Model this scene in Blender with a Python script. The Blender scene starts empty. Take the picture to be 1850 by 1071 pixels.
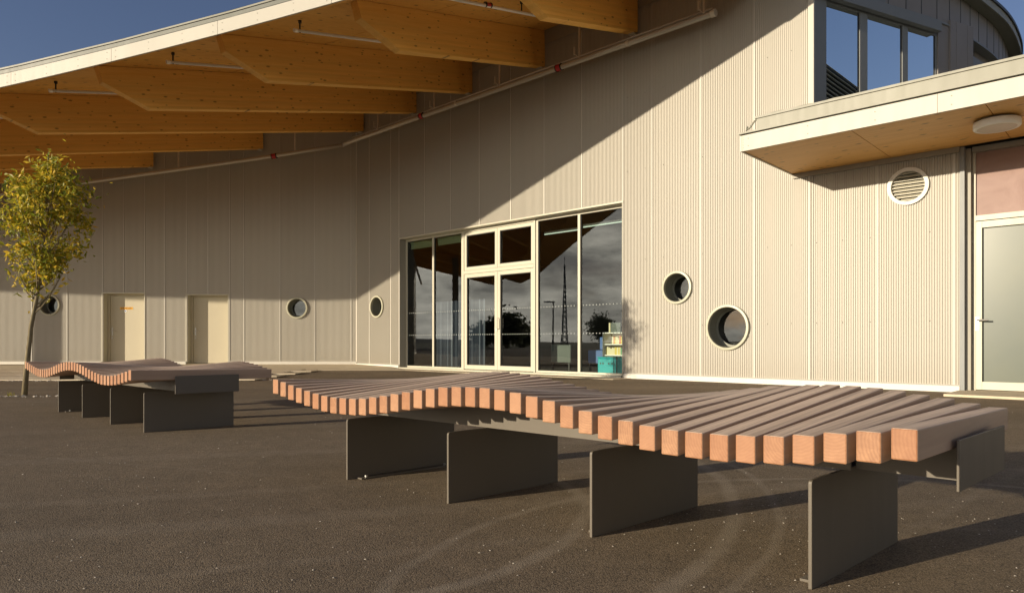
import bpy, math, random
from mathutils import Vector, Matrix
R = math.radians
random.seed(7)
sc = bpy.context.scene
col = sc.collection
# ------------------------------------------------------------------ camera
F = 1245.0; H = .68                        # focal length in photo pixels, eye height in metres
cd = bpy.data.cameras.new('camera'); cam = bpy.data.objects.new('camera', cd); col.objects.link(cam)
cam.location = (0, 0, H); cam.rotation_euler = (R(90), 0, 0)
cd.sensor_fit = 'HORIZONTAL'; cd.sensor_width = 36; cd.lens = 36 * F / 1850
cd.shift_y = (618 - 535.5) / 1850; cd.clip_start = .05; cd.clip_end = 6000
sc.camera = cam
# ------------------------------------------------------------------ light
L = Vector((1, .54, -.195)).normalized()   # the way the sunlight travels
EL = math.asin(-L.z); 
sd = bpy.data.lights.new('sun', 'SUN'); sun = bpy.data.objects.new('sun', sd); col.objects.link(sun)
sun.rotation_euler = (-L).to_track_quat('Z', 'Y').to_euler()
sd.energy = 2.6; sd.angle = R(.53); sd.color = (1, .86, .645)
w = bpy.data.worlds.new('World'); sc.world = w; w.use_nodes = True
nt = w.node_tree; nt.nodes.clear()
def N(t, **k):
    n = nt.nodes.new(t)
    for a, b in k.items(): setattr(n, a, b)
    return n
sky = N('ShaderNodeTexSky', sky_type='NISHITA', sun_disc=False, sun_elevation=EL,
        sun_rotation=math.atan2(-L.x, -L.y), air_density=1.0, dust_density=.6, ozone_density=1.5)
tint = N('ShaderNodeMix', data_type='RGBA', blend_type='MULTIPLY'); tint.inputs[0].default_value = 1
tint.inputs[7].default_value = (.33, .305, .375, 1)
tc = N('ShaderNodeTexCoord'); sep = N('ShaderNodeSeparateXYZ')
mp = N('ShaderNodeMapping'); mp.inputs['Scale'].default_value = (1, 1, 3.2)
nz = N('ShaderNodeTexNoise'); nz.inputs['Scale'].default_value = 3.6; nz.inputs['Detail'].default_value = 8; nz.inputs['Roughness'].default_value = .6
cr = N('ShaderNodeValToRGB'); cr.color_ramp.elements[0].position = .26; cr.color_ramp.elements[1].position = .48
mr = N('ShaderNodeMapRange'); mr.inputs[1].default_value = .15; mr.inputs[2].default_value = .28; mr.inputs[3].default_value = 1; mr.inputs[4].default_value = 0
mu = N('ShaderNodeMath', operation='MULTIPLY')
nz2 = N('ShaderNodeTexNoise'); nz2.inputs['Scale'].default_value = 7; nz2.inputs['Detail'].default_value = 7; nz2.inputs['Roughness'].default_value = .62
cc = N('ShaderNodeValToRGB'); e = cc.color_ramp.elements
e[0].position = .38; e[0].color = (3.9, 3.7, 3.2, 1); e[1].position = .66; e[1].color = (13, 12, 9.9, 1)
mx = N('ShaderNodeMix', data_type='RGBA')
bg = N('ShaderNodeBackground'); bg.inputs[1].default_value = .12; out = N('ShaderNodeOutputWorld')
lk = nt.links.new
lk(sky.outputs[0], tint.inputs[6]); lk(tc.outputs['Generated'], sep.inputs[0]); lk(tc.outputs['Generated'], mp.inputs[0])
lk(mp.outputs[0], nz.inputs[0]); lk(mp.outputs[0], nz2.inputs[0]); lk(nz.outputs[0], cr.inputs[0]); lk(sep.outputs[2], mr.inputs[0])
ma = N('ShaderNodeMapRange', interpolation_type='SMOOTHSTEP'); ma.inputs[1].default_value = -.1; ma.inputs[2].default_value = .55; ma.inputs[3].default_value = 1; ma.inputs[4].default_value = .15
mu2 = N('ShaderNodeMath', operation='MULTIPLY'); lk(sep.outputs[0], ma.inputs[0]); lk(ma.outputs[0], mu2.inputs[0]); lk(mr.outputs[0], mu2.inputs[1])
lk(cr.outputs[0], mu.inputs[0]); lk(mu2.outputs[0], mu.inputs[1]); lk(nz2.outputs[0], cc.inputs[0])
lk(mu.outputs[0], mx.inputs[0]); lk(tint.outputs[2], mx.inputs[6]); lk(cc.outputs[0], mx.inputs[7])
lk(mx.outputs[2], bg.inputs[0]); lk(bg.outputs[0], out.inputs[0])
sc.view_settings.view_transform = 'Standard'; sc.view_settings.look = 'None'
sc.view_settings.exposure = 1.24; sc.view_settings.gamma = 1
sc.render.engine = 'CYCLES'
sc.cycles.max_bounces = 8; sc.cycles.transparent_max_bounces = 16

# ------------------------------------------------------------------ materials
class Mt:
    def __init__(s, name, color=(.5, .5, .5), rough=.6, metal=0, spec=.5):
        s.m = bpy.data.materials.new(name); s.m.use_nodes = True
        s.nt = s.m.node_tree; s.b = s.nt.nodes['Principled BSDF']
        s.b.inputs['Base Color'].default_value = (*color, 1); s.b.inputs['Roughness'].default_value = rough
        s.b.inputs['Metallic'].default_value = metal; s.b.inputs['Specular IOR Level'].default_value = spec
        s.color = color
    def n(s, t, **k):
        x = s.nt.nodes.new(t)
        for a, b in k.items():
            if a[0] == '_': x.inputs[a[1:].replace('_', ' ')].default_value = b
            else: setattr(x, a, b)
        return x
    def l(s, a, b): s.nt.links.new(a, b)
    def coord(s, scale=(1, 1, 1), kind='Object'):
        t = s.n('ShaderNodeTexCoord'); m = s.n('ShaderNodeMapping'); m.inputs['Scale'].default_value = scale
        s.l(t.outputs[kind], m.inputs[0]); return m.outputs[0]
    def noise(s, co, scale, detail=4, rough=.55, dist=0):
        x = s.n('ShaderNodeTexNoise', _Scale=scale, _Detail=detail, _Roughness=rough, _Distortion=dist); s.l(co, x.inputs['Vector']); return x.outputs[0]
    def ramp(s, fac, stops):
        r = s.n('ShaderNodeValToRGB'); e = r.color_ramp.elements
        while len(e) < len(stops): e.new(.5)
        for q, (p, c) in zip(e, stops): q.position = p; q.color = (*c, 1) if len(c) == 3 else c
        s.l(fac, r.inputs[0]); return r.outputs[0]
    def mix(s, fac, a, b, mode='MIX'):
        x = s.n('ShaderNodeMix', data_type='RGBA', blend_type=mode)
        for i, v in ((0, fac), (6, a), (7, b)):
            if hasattr(v, 'node'): s.l(v, x.inputs[i])
            elif i == 0: x.inputs[0].default_value = v
            else: x.inputs[i].default_value = (*v, 1)
        return x.outputs[2]
    def math(s, op, a, b=None):
        x = s.n('ShaderNodeMath', operation=op)
        for i, v in ((0, a), (1, b)):
            if v is None: continue
            if hasattr(v, 'node'): s.l(v, x.inputs[i])
            else: x.inputs[i].default_value = v
        return x.outputs[0]
    def base(s, c): s.l(c, s.b.inputs['Base Color'])
    def bump(s, h, strength=.3, dist=.01):
        x = s.n('ShaderNodeBump'); x.inputs['Strength'].default_value = strength; x.inputs['Distance'].default_value = dist
        s.l(h, x.inputs['Height']); s.l(x.outputs[0], s.b.inputs['Normal'])
    def rand(s):
        return s.n('ShaderNodeObjectInfo').outputs['Random']

def mul(c, k): return tuple(x * k for x in c)
def painted(name, c, rough=.5, var=.07, metal=0):
    t = Mt(name, c, rough, metal); co = t.coord()
    f = t.noise(co, 1.3, 6); g = t.ramp(f, [(.3, mul(c, 1 - var)), (.7, mul(c, 1 + var))])
    r = t.rand(); t.base(t.mix(t.math('MULTIPLY', r, .6), g, mul(c, 1 - 1.2 * var)))
    co2 = t.coord((3, 3, .35)); s_ = t.noise(co2, 4, 5)
    x = t.n('ShaderNodeMapRange'); x.inputs[3].default_value = rough - .08; x.inputs[4].default_value = rough + .12
    t.l(s_, x.inputs[0]); t.l(x.outputs[0], t.b.inputs['Roughness'])
    return t.m
CREAM = (.43, .405, .35)
M = {}
t = Mt('cladding_metal', CREAM, .5); co = t.coord((1, 1, .12)); co2 = t.coord()
g = t.ramp(t.noise(co, 2.5, 6), [(.25, mul(CREAM, .97)), (.75, mul(CREAM, 1.03))])
g = t.mix(t.math('MULTIPLY', t.rand(), .5), g, mul(CREAM, .90))
sp = t.n('ShaderNodeSeparateXYZ'); t.l(co2, sp.inputs[0])
dm = t.n('ShaderNodeMapRange'); dm.inputs[1].default_value = 0; dm.inputs[2].default_value = .55; dm.inputs[3].default_value = .55; dm.inputs[4].default_value = 0
t.l(sp.outputs[2], dm.inputs[0]); dirt = t.math('MULTIPLY', dm.outputs[0], t.noise(co2, 5, 6, .7))
st = t.noise(t.coord((9, 9, .25)), 2.2, 5, .6); g = t.mix(t.math('MULTIPLY', st, .16), g, (.33, .29, .23)); t.base(t.mix(dirt, g, (.33, .28, .21))); t.bump(t.noise(co2, 60, 2), .04, .002); M['clad'] = t.m
M['seam'] = painted('joint_strip_metal', (.45, .43, .38), .45, .03)
M['trim'] = painted('cream_frame_aluminium', (.50, .475, .38), .4, .04)
M['flash'] = painted('pale_base_flashing', (.62, .60, .54), .45, .08)
M['fascia'] = painted('cream_fascia_board', (.53, .50, .43), .55, .04)
M['edge'] = painted('roof_edge_metal', (.27, .265, .215), .5, .06)
M['gutter'] = painted('gutter_metal', (.17, .175, .15), .5, .06)
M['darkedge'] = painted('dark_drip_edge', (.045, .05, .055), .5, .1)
M['graymetal'] = painted('grey_window_metal', (.19, .20, .20), .45, .06)
M['drumclad'] = painted('grey_beige_cladding', (.235, .215, .20), .5, .08)
M['reveal'] = painted('reveal_metal', (.30, .28, .23), .5, .05)
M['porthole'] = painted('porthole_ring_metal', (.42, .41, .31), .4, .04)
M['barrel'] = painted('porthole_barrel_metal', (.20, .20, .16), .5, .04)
M['steeldoor'] = painted('cream_steel_door', (.50, .45, .33), .5, .03)
M['white'] = painted('white_metal', (.88, .87, .83), .4, .04)
M['galv'] = painted('galvanised_pipe', (.60, .56, .48), .32, .12, .3)
M['red'] = painted('red_coupling_paint', (.45, .02, .02), .45, .1)
M['steel'] = painted('bench_steel_powdercoat', (.12, .10, .075), .5, .06)
M['chrome'] = painted('brushed_steel', (.6, .58, .54), .3, .05, .9)
M['black'] = painted('black_rubber', (.02, .02, .02), .5, .05)
M['teal'] = painted('teal_plastic', (.0, .38, .42), .4, .05)
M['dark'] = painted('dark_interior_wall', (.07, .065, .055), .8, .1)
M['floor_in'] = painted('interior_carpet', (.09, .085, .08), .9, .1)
M['yellow'] = painted('yellow_sign_vinyl', (.85, .45, .02), .5, .02)
M['signink'] = painted('sign_ink', (.25, .07, .01), .5, .02)
M['signblue'] = painted('sign_blue', (.05, .13, .35), .5, .02)
M['dots'] = painted('etched_dots', (.42, .45, .42), .6, .02)
M['blind'] = painted('green_blind_fabric', (.30, .38, .22), .8, .04)
M['column'] = painted('column_steel', (.25, .24, .21), .5, .06)

def wood(name, a, b, knots, rough=.55, axis=2, band=3.2, rnd=.5, plane='xz'):
    t = Mt(name, a, rough); sc_ = [7, 7, 7]; sc_[axis] = .45
    co = t.coord(tuple(sc_)); f = t.noise(co, 2.6, 9, .68, .8)
    g = t.ramp(f, [(.25, a), (.75, b)])
    if band:                                # glue lines of the lamellae
        co2 = t.coord(); s2 = t.n('ShaderNodeSeparateXYZ'); t.l(co2, s2.inputs[0])
        fr = t.math('FLOOR', t.math('MULTIPLY', s2.outputs[2], 22)); 
        wn = t.n('ShaderNodeTexWhiteNoise', noise_dimensions='1D'); t.l(fr, wn.inputs['W'])
        g = t.mix(t.math('MULTIPLY', wn.outputs['Value'], .38), g, mul(b, .62))
    if knots:
        sx = t.n('ShaderNodeSeparateXYZ'); t.l(t.coord(), sx.inputs[0]); cb = t.n('ShaderNodeCombineXYZ')
        oi = t.math('MULTIPLY', t.rand(), 37.0)
        t.l(t.math('ADD', t.math('MULTIPLY', sx.outputs[0], .45), oi), cb.inputs[0]); t.l(t.math('ADD', sx.outputs[2 if plane == 'xz' else 1], oi), cb.inputs[1])
        v = t.n('ShaderNodeTexVoronoi', voronoi_dimensions='2D', _Scale=knots); t.l(cb.outputs[0], v.inputs['Vector'])
        wn2 = t.n('ShaderNodeTexWhiteNoise', noise_dimensions='3D'); t.l(v.outputs['Position'], wn2.inputs['Vector'])
        big = t.math('MULTIPLY', t.math('GREATER_THAN', wn2.outputs['Value'], .42), t.math('SUBTRACT', .215, t.math('MULTIPLY', wn2.outputs['Value'], .17)))
        k = t.n('ShaderNodeMapRange', interpolation_type='SMOOTHSTEP'); t.l(t.math('SUBTRACT', v.outputs['Distance'], big), k.inputs[0])
        k.inputs[1].default_value = -.07; k.inputs[2].default_value = .05; k.inputs[3].default_value = .8; k.inputs[4].default_value = 0
        g = t.mix(k.outputs[0], g, mul(a, .22))
    g = t.mix(t.math('MULTIPLY', t.rand(), rnd), g, mul(a, .72)); t.base(g)
    t.bump(f, .12, .004); return t.m
M['glulam'] = wood('glulam_spruce', (.74, .37, .065), (.92, .54, .13), 8.5, .6, 0, 1, .2)
M['ply'] = wood('spruce_plywood_deck', (.66, .32, .06), (.84, .48, .115), 7, .6, 0, 0, .2, 'xy')
M['soffit'] = wood('birch_ply_soffit', (.62, .33, .085), (.84, .50, .16), 7.0, .5, 0, 0, .15, 'xy')
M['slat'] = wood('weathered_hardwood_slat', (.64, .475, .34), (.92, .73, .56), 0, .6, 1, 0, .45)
M['slatside'] = wood('hardwood_slat_side', (.38, .25, .17), (.58, .41, .29), 0, .55, 1, 0, .5)  # less weathered side wood, darkened further to paint in shade between slats
m_ = M['slat']; nt_ = m_.node_tree; b_ = nt_.nodes['Principled BSDF']; src = b_.inputs['Base Color'].links[0].from_socket
tc_ = nt_.nodes.new('ShaderNodeTexCoord'); mp2 = nt_.nodes.new('ShaderNodeMapping'); mp2.inputs['Scale'].default_value = (60, 1.2, 60)
oi_ = nt_.nodes.new('ShaderNodeObjectInfo'); nt_.links.new(tc_.outputs['Object'], mp2.inputs[0]); nt_.links.new(oi_.outputs['Random'], mp2.inputs['Location'])
nn_ = nt_.nodes.new('ShaderNodeTexNoise'); nn_.inputs['Scale'].default_value = 1.5; nn_.inputs['Detail'].default_value = 6; nt_.links.new(mp2.outputs[0], nn_.inputs['Vector'])
rr_ = nt_.nodes.new('ShaderNodeValToRGB'); rr_.color_ramp.elements[0].position = .3; rr_.color_ramp.elements[0].color = (.62, .58, .56, 1); rr_.color_ramp.elements[1].position = .62; rr_.color_ramp.elements[1].color = (1.08, 1.06, 1.04, 1)
nt_.links.new(nn_.outputs[0], rr_.inputs[0]); mm_ = nt_.nodes.new('ShaderNodeMix'); mm_.data_type = 'RGBA'; mm_.blend_type = 'MULTIPLY'; mm_.inputs[0].default_value = .85
nt_.links.new(src, mm_.inputs[6]); nt_.links.new(rr_.outputs[0], mm_.inputs[7]); nt_.links.new(mm_.outputs[2], b_.inputs['Base Color'])
t = Mt('sawn_hardwood_end', (.55, .25, .12), .6); co = t.coord((10, 1, 22))
f = t.noise(co, 1.5, 6, .6, 1.2); g = t.ramp(f, [(.3, (.25, .115, .055)), (.7, (.42, .22, .11))])
r = t.rand(); cx_ = t.n('ShaderNodeCombineXYZ'); t.l(t.math('MULTIPLY', t.math('SUBTRACT', r, .5), .25), cx_.inputs[0]); t.l(t.math('MULTIPLY', r, -.12), cx_.inputs[2])
va = t.n('ShaderNodeVectorMath', operation='ADD'); t.l(t.coord(), va.inputs[0]); t.l(cx_.outputs[0], va.inputs[1])
wv = t.n('ShaderNodeTexWave', wave_type='RINGS', rings_direction='Y', _Scale=38.0, _Distortion=3.0, _Detail=2.0); wv.inputs['Detail Scale'].default_value = 1.5; t.l(va.outputs[0], wv.inputs['Vector'])
g = t.mix(.32, g, t.ramp(wv.outputs[1], [(.2, (.55, .5, .45)), (.7, (1.15, 1.15, 1.15))]), 'MULTIPLY')
g = t.mix(t.math('MULTIPLY', r, .75), g, (.42, .22, .12)); 
r2 = t.n('ShaderNodeTexWhiteNoise', noise_dimensions='1D'); t.l(t.math('MULTIPLY', r, 91.7), r2.inputs['W'])
t.base(t.mix(t.math('MULTIPLY', r2.outputs['Value'], .55), g, (.30, .115, .045))); t.bump(f, .1, .003); M['slatend'] = t.m

def glass(name, lo, hi, tintc=(.80, .86, .82), rough=0):
    t = Mt(name); nt_ = t.nt; nt_.nodes.remove(t.b)
    g = t.n('ShaderNodeBsdfGlossy'); g.inputs['Roughness'].default_value = rough; g.inputs['Color'].default_value = (.9, .93, .95, 1)
    tr = t.n('ShaderNodeBsdfTransparent'); tr.inputs['Color'].default_value = (*tintc, 1)
    lw = t.n('ShaderNodeFresnel'); lw.inputs['IOR'].default_value = 1.5
    mr_ = t.n('ShaderNodeMapRange'); mr_.inputs[3].default_value = lo; mr_.inputs[4].default_value = hi
    t.l(lw.outputs[0], mr_.inputs[0])
    co = t.coord(); bp = t.n('ShaderNodeBump'); bp.inputs['Strength'].default_value = .02; bp.inputs['Distance'].default_value = .02
    t.l(t.noise(co, 1.2, 1), bp.inputs['Height']); t.l(bp.outputs[0], g.inputs['Normal'])
    mxx = t.n('ShaderNodeMixShader'); t.l(mr_.outputs[0], mxx.inputs[0]); t.l(tr.outputs[0], mxx.inputs[1]); t.l(g.outputs[0], mxx.inputs[2])
    t.l(mxx.outputs[0], nt_.nodes['Material Output'].inputs[0]); return t.m
M['glass'] = glass('clear_window_glass', .05, 1)
M['solarglass'] = glass('coated_window_glass', .92, 1, (.5, .55, .55))
for n_ in M['solarglass'].node_tree.nodes:
    if n_.type == 'BSDF_GLOSSY': n_.inputs['Color'].default_value = (.95, 1, 1, 1)
t = Mt('frosted_door_glass', (.2, .23, .17), .28); t.base(t.ramp(t.noise(t.coord(), .9, 3), [(.3, (.075, .095, .08)), (.7, (.10, .115, .085))])); M['frost'] = t.m
t = Mt('mottled_pink_glass', (.50, .31, .25), .12); t.base(t.ramp(t.noise(t.coord(), 2.5, 5, .6, 1), [(.35, (.26, .165, .14)), (.7, (.32, .215, .185))])); M['pink'] = t.m  # opaque fanlight glass, pink tone mottled by noise
t = Mt('lamp_diffuser', (.62, .57, .50), .35); M['diffuser'] = t.m
t = Mt('fluorescent_tube', (.9, .9, .8), .4); t.b.inputs['Emission Color'].default_value = (.85, 1, .75, 1); t.b.inputs['Emission Strength'].default_value = .35; M['tube'] = t.m

def circ(p1, p2, p3):
    ax, ay = p1; bx, by = p2; cx, cy = p3
    d = 2 * (ax * (by - cy) + bx * (cy - ay) + cx * (ay - by))
    ux = ((ax*ax+ay*ay)*(by-cy) + (bx*bx+by*by)*(cy-ay) + (cx*cx+cy*cy)*(ay-by)) / d
    uy = ((ax*ax+ay*ay)*(cx-bx) + (bx*bx+by*by)*(ax-cx) + (cx*cx+cy*cy)*(bx-ax)) / d
    return ux, uy, math.hypot(ax-ux, ay-uy)
# asphalt
t = Mt('worn_asphalt', (.1, .09, .08), .85, spec=.3); co = t.coord()
v = t.n('ShaderNodeTexVoronoi', _Scale=230.0); t.l(co, v.inputs['Vector'])
n1 = t.noise(co, 320, 3, .7); n2 = t.noise(co, .55, 7, .65); n3 = t.noise(co, 9, 5, .6)
agg = t.ramp(v.outputs['Distance'], [(.15, (.29, .225, .148)), (.75, (.175, .134, .088))])
wn = t.n('ShaderNodeTexWhiteNoise', noise_dimensions='3D'); t.l(v.outputs['Position'], wn.inputs['Vector'])
agg = t.mix(t.math('MULTIPLY', t.math('GREATER_THAN', wn.outputs['Value'], .93), .35), agg, (.38, .32, .25))
agg = t.mix(t.math('MULTIPLY', t.math('LESS_THAN', wn.outputs['Value'], .22), .6), agg, (.055, .045, .033))
agg = t.mix(.55, agg, t.ramp(n2, [(.3, (.55, .52, .49)), (.7, (1.3, 1.25, 1.16))]), 'MULTIPLY')
agg = t.mix(.4, agg, t.ramp(n3, [(.3, (.7, .7, .7)), (.7, (1.2, 1.2, 1.2))]), 'MULTIPLY')
sp = t.n('ShaderNodeSeparateXYZ'); t.l(co, sp.inputs[0])
wob = t.math('MULTIPLY', t.math('SUBTRACT', t.noise(co, 1.1, 3), .5), .12)
def band(d, wd, amt, gate=None):                      # dusty tyre track: |d| < wd, broken up by noise
    global agg
    k = t.n('ShaderNodeMapRange', interpolation_type='SMOOTHSTEP'); t.l(t.math('ABSOLUTE', t.math('ADD', d, wob)), k.inputs[0])
    k.inputs[1].default_value = wd * .2; k.inputs[2].default_value = wd; k.inputs[3].default_value = amt; k.inputs[4].default_value = 0
    fa = t.math('MULTIPLY', k.outputs[0], t.ramp(n3, [(.25, (.35,)*3), (.7, (1,)*3)]))
    if gate is not None: fa = t.math('MULTIPLY', fa, gate)
    agg = t.mix(fa, agg, (.31, .255, .185))
for (a_, b_, c_, wd, amt) in [((-.19, 1.907), (.17, 2.33), (.31, 2.87), .045, .8), ((-.34, 1.94), (-.197, 2.38), (.067, 2.79), .035, .6), ((.432, 1.907), (.684, 2.295), (1.0, 3.17), .05, .8), ((.6, 1.9), (.95, 2.45), (1.2, 3.3), .03, .6)]:
    ux, uy, rr = circ(a_, b_, c_)
    dx = t.math('SUBTRACT', sp.outputs[0], ux); dy = t.math('SUBTRACT', sp.outputs[1], uy)
    dist = t.math('SQRT', t.math('ADD', t.math('MULTIPLY', dx, dx), t.math('MULTIPLY', dy, dy)))
    gt = t.n('ShaderNodeMapRange', interpolation_type='SMOOTHSTEP'); gt.inputs[1].default_value = -1.1; gt.inputs[2].default_value = -.2; t.l(sp.outputs[0], gt.inputs[0]); band(t.math('SUBTRACT', dist, rr), wd, amt, gt.outputs[0])
for (k_, c0, wd, amt) in [(.28, 2.9, .12, .30), (.30, 3.5, .10, .22), (.25, 4.6, .16, .26), (.2, 5.9, .2, .2), (.32, 2.35, .06, .2), (.05, 8.2, .3, .22), (.02, 10.4, .5, .22), (.9, 1.2, .05, .25), (-.35, 3.1, .04, .16)]:
    band(t.math('SUBTRACT', t.math('SUBTRACT', sp.outputs[1], t.math('MULTIPLY', sp.outputs[0], k_)), c0), wd, amt)
t.base(agg); hh = t.math('ADD', t.math('MULTIPLY', v.outputs['Distance'], -.6), t.math('MULTIPLY', n1, .5)); t.bump(hh, .55, .006); M['asphalt'] = t.m
t = Mt('grass_field', (.05, .07, .02), .9); t.base(t.ramp(t.noise(t.coord(), .2, 6), [(.3, (.035, .05, .015)), (.7, (.08, .09, .03))])); M['field'] = t.m
t = Mt('hill_land', (.05, .06, .07), 1); t.base(t.ramp(t.noise(t.coord(), .02, 6), [(.3, (.035, .045, .05)), (.7, (.07, .08, .085))])); M['hill'] = t.m
t = Mt('concrete_paving', (.36, .32, .25), .8); co = t.coord(); t.base(t.mix(t.math('MULTIPLY', t.rand(), .3), t.ramp(t.noise(co, 3, 8, .65), [(.3, (.50, .42, .30)), (.7, (.72, .62, .46))]), (.50, .42, .30))); t.bump(t.noise(co, 90, 4), .25, .004); M['paving'] = t.m
t = Mt('pale_grit', (.45, .4, .33), .8); t.base(t.ramp(t.noise(t.coord(), 30, 2), [(.35, (.24, .2, .16)), (.7, (.62, .57, .48))])); M['grit'] = t.m
t = Mt('tree_bark', (.2, .15, .08), .85); t.base(t.ramp(t.noise(t.coord((12, 12, 3)), 2, 6), [(.3, (.13, .10, .055)), (.7, (.27, .22, .12))])); t.bump(t.noise(t.coord((12, 12, 3)), 4, 5), .5, .01); M['bark'] = t.m
def leafmat(name, cols):
    t = Mt(name, cols[1], .5); g = t.ramp(t.n('ShaderNodeNewGeometry').outputs['Random Per Island'], [(0, cols[0]), (.4, cols[1]), (.75, cols[2]), (1, cols[3])])
    t.base(g); tr = t.n('ShaderNodeBsdfTranslucent'); t.l(g, tr.inputs[0]); ms = t.n('ShaderNodeMixShader'); ms.inputs[0].default_value = .45
    t.l(t.b.outputs[0], ms.inputs[1]); t.l(tr.outputs[0], ms.inputs[2]); t.l(ms.outputs[0], t.nt.nodes['Material Output'].inputs[0]); return t.m
M['leaf'] = leafmat('autumn_leaves', [(.15, .19, .02), (.33, .31, .025), (.52, .42, .035), (.75, .50, .05)])
M['darkleaf'] = leafmat('dark_green_leaves', [(.05, .055, .03), (.07, .08, .04), (.09, .10, .05), (.12, .12, .06)])
def plain(name, c): M[name] = painted(name, c, .6, .08)
for nme, c in (('book_cream', (.75, .68, .45)), ('book_yellow', (.7, .55, .12)), ('book_green', (.12, .3, .16)), ('book_red', (.6, .1, .06)), ('book_blue', (.08, .16, .4)), ('curtain', (.10, .12, .17)), ('grey_board', (.10, .12, .11))): plain(nme, c)

# ------------------------------------------------------------------ mesh helpers
class MB:
    def __init__(s): s.v = []; s.f = []; s.mi = []
    def quad(s, a, b, c, d, mi=0):
        i = len(s.v); s.v += [tuple(a), tuple(b), tuple(c), tuple(d)]; s.f.append((i, i+1, i+2, i+3)); s.mi.append(mi)
    def poly(s, pts, mi=0):
        i = len(s.v); s.v += [tuple(p) for p in pts]; s.f.append(tuple(range(i, i+len(pts)))); s.mi.append(mi)
    def hexa(s, p, mi=0):                   # 8 points: bottom loop 0-3, top loop 4-7
        i = len(s.v); s.v += [tuple(q) for q in p]
        for a in ((3, 2, 1, 0), (4, 5, 6, 7), (0, 1, 5, 4), (1, 2, 6, 5), (2, 3, 7, 6), (3, 0, 4, 7)):
            s.f.append(tuple(i + k for k in a)); s.mi.append(mi)
    def prism(s, a, b, mi=0):               # loops a and b of equal length, closed at both ends
        n = len(a); i = len(s.v); s.v += [tuple(q) for q in a] + [tuple(q) for q in b]
        s.f.append(tuple(i + k for k in range(n))[::-1]); s.f.append(tuple(i + n + k for k in range(n))); s.mi += [mi, mi]
        for k in range(n): s.f.append((i+k, i+(k+1) % n, i+n+(k+1) % n, i+n+k)); s.mi.append(mi)
    def box(s, fr, x0, x1, y0, y1, z0, z1, mi=0):
        s.hexa([fr(x0, y0, z0), fr(x1, y0, z0), fr(x1, y1, z0), fr(x0, y1, z0), fr(x0, y0, z1), fr(x1, y0, z1), fr(x1, y1, z1), fr(x0, y1, z1)], mi)
    def tube(s, pts, rad, n=10, cap=True, mi=0):
        pts = [Vector(p) for p in pts]; rad = rad if isinstance(rad, (list, tuple)) else [rad] * len(pts)
        loops = []; up = Vector((0, 0, 1))
        for k, p in enumerate(pts):
            d = (pts[min(k+1, len(pts)-1)] - pts[max(k-1, 0)]).normalized()
            a = d.cross(up if abs(d.z) < .9 else Vector((1, 0, 0))).normalized(); b = d.cross(a)
            loops.append([p + (a * math.cos(q) + b * math.sin(q)) * rad[k] for q in [2*math.pi*j/n for j in range(n)]])
        i = len(s.v)
        for lp in loops: s.v += [tuple(q) for q in lp]
        for k in range(len(pts)-1):
            for j in range(n): s.f.append((i+k*n+j, i+k*n+(j+1) % n, i+(k+1)*n+(j+1) % n, i+(k+1)*n+j)); s.mi.append(mi)
        if cap:
            s.f.append(tuple(i + j for j in range(n))[::-1]); s.f.append(tuple(i + (len(pts)-1)*n + j for j in range(n))); s.mi += [mi, mi]
    def build(s, name, mats, parent=None, smooth=False, bevel=0, local=None):
        """local: a 4x4 matrix; the mesh data is stored in that frame (keeps wood grain aligned)"""
        me = bpy.data.meshes.new(name); vs = s.v
        if local is not None: inv = local.inverted(); vs = [tuple(inv @ Vector(q)) for q in s.v]
        me.from_pydata(vs, [], s.f)
        for m in (mats if isinstance(mats, list) else [mats]): me.materials.append(M[m] if isinstance(m, str) else m)
        for p, m in zip(me.polygons, s.mi): p.material_index = m; p.use_smooth = smooth
        me.validate(); me.update()
        o = bpy.data.objects.new(name, me); col.objects.link(o)
        if local is not None: o.matrix_world = local
        if parent is not None: o.parent = parent
        if bevel:
            b = o.modifiers.new('bevel', 'BEVEL'); b.width = bevel; b.segments = 2; b.limit_method = 'ANGLE'
        return o
def tag(o, label=None, cat=None, group=None, kind=None):
    if label: o['label'] = label
    if cat: o['category'] = cat
    if group: o['group'] = group
    if kind: o['kind'] = kind
    return o
def empty(name, label=None, cat=None, loc=(0, 0, 0), parent=None, **k):
    o = bpy.data.objects.new(name, None); col.objects.link(o); o.location = loc; o.empty_display_size = .1
    if parent: o.parent = parent
    return tag(o, label, cat, **k)
ident = lambda x, y, z: Vector((x, y, z))

# ------------------------------------------------------------------ plan of the building
nA = Vector((.685, .729)).normalized(); tA = Vector((nA.y, -nA.x)); CA = 11.0
YB = 19.15
C0 = Vector(((CA - nA.y * YB) / nA.x, YB))         # the inner corner of the two walls
def A(s, o, z): p = C0 + tA * s - nA * o; return Vector((p.x, p.y, z))     # wall A: s to the right, o out of the wall
def sA(u, o=0):                                    # which s is seen in photo column u
    r = Vector(((u - 925) / F, 1)); p = r * ((CA - o) / (nA @ r)); return (p - C0) @ tA
def B(x, o, z): return Vector((x, YB - o, z))      # wall B: x to the right, o out of the wall
def xB(u, o=0): return (u - 925) / F * (YB - o)
SK = sA(1470); K = A(SK, 0, 0); K2 = Vector((K.x, K.y))
SR = sA(1741)
WT = 7.2                                            # deck height at wall A
def topB(x): return max(5.35, 7.2 - .163 * (C0.x - x))
def Ex(X): return 9.58 - .206 * X
def Ez(X):                                          # top of the roof edge
    P = [(-19, 3.75), (-16, 4.17), (-10.66, 4.89), (-8.4, 5.19), (-6.32, 5.47), (-4.42, 5.74), (-2.65, 5.985), (-.98, 6.2), (1.76, 6.5), (3.4, 6.66)]
    X = max(P[0][0], min(P[-1][0], X))
    for (a, b), (c, d) in zip(P, P[1:]):
        if X <= c: return b + (d - b) * (X - a) / (c - a)
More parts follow.
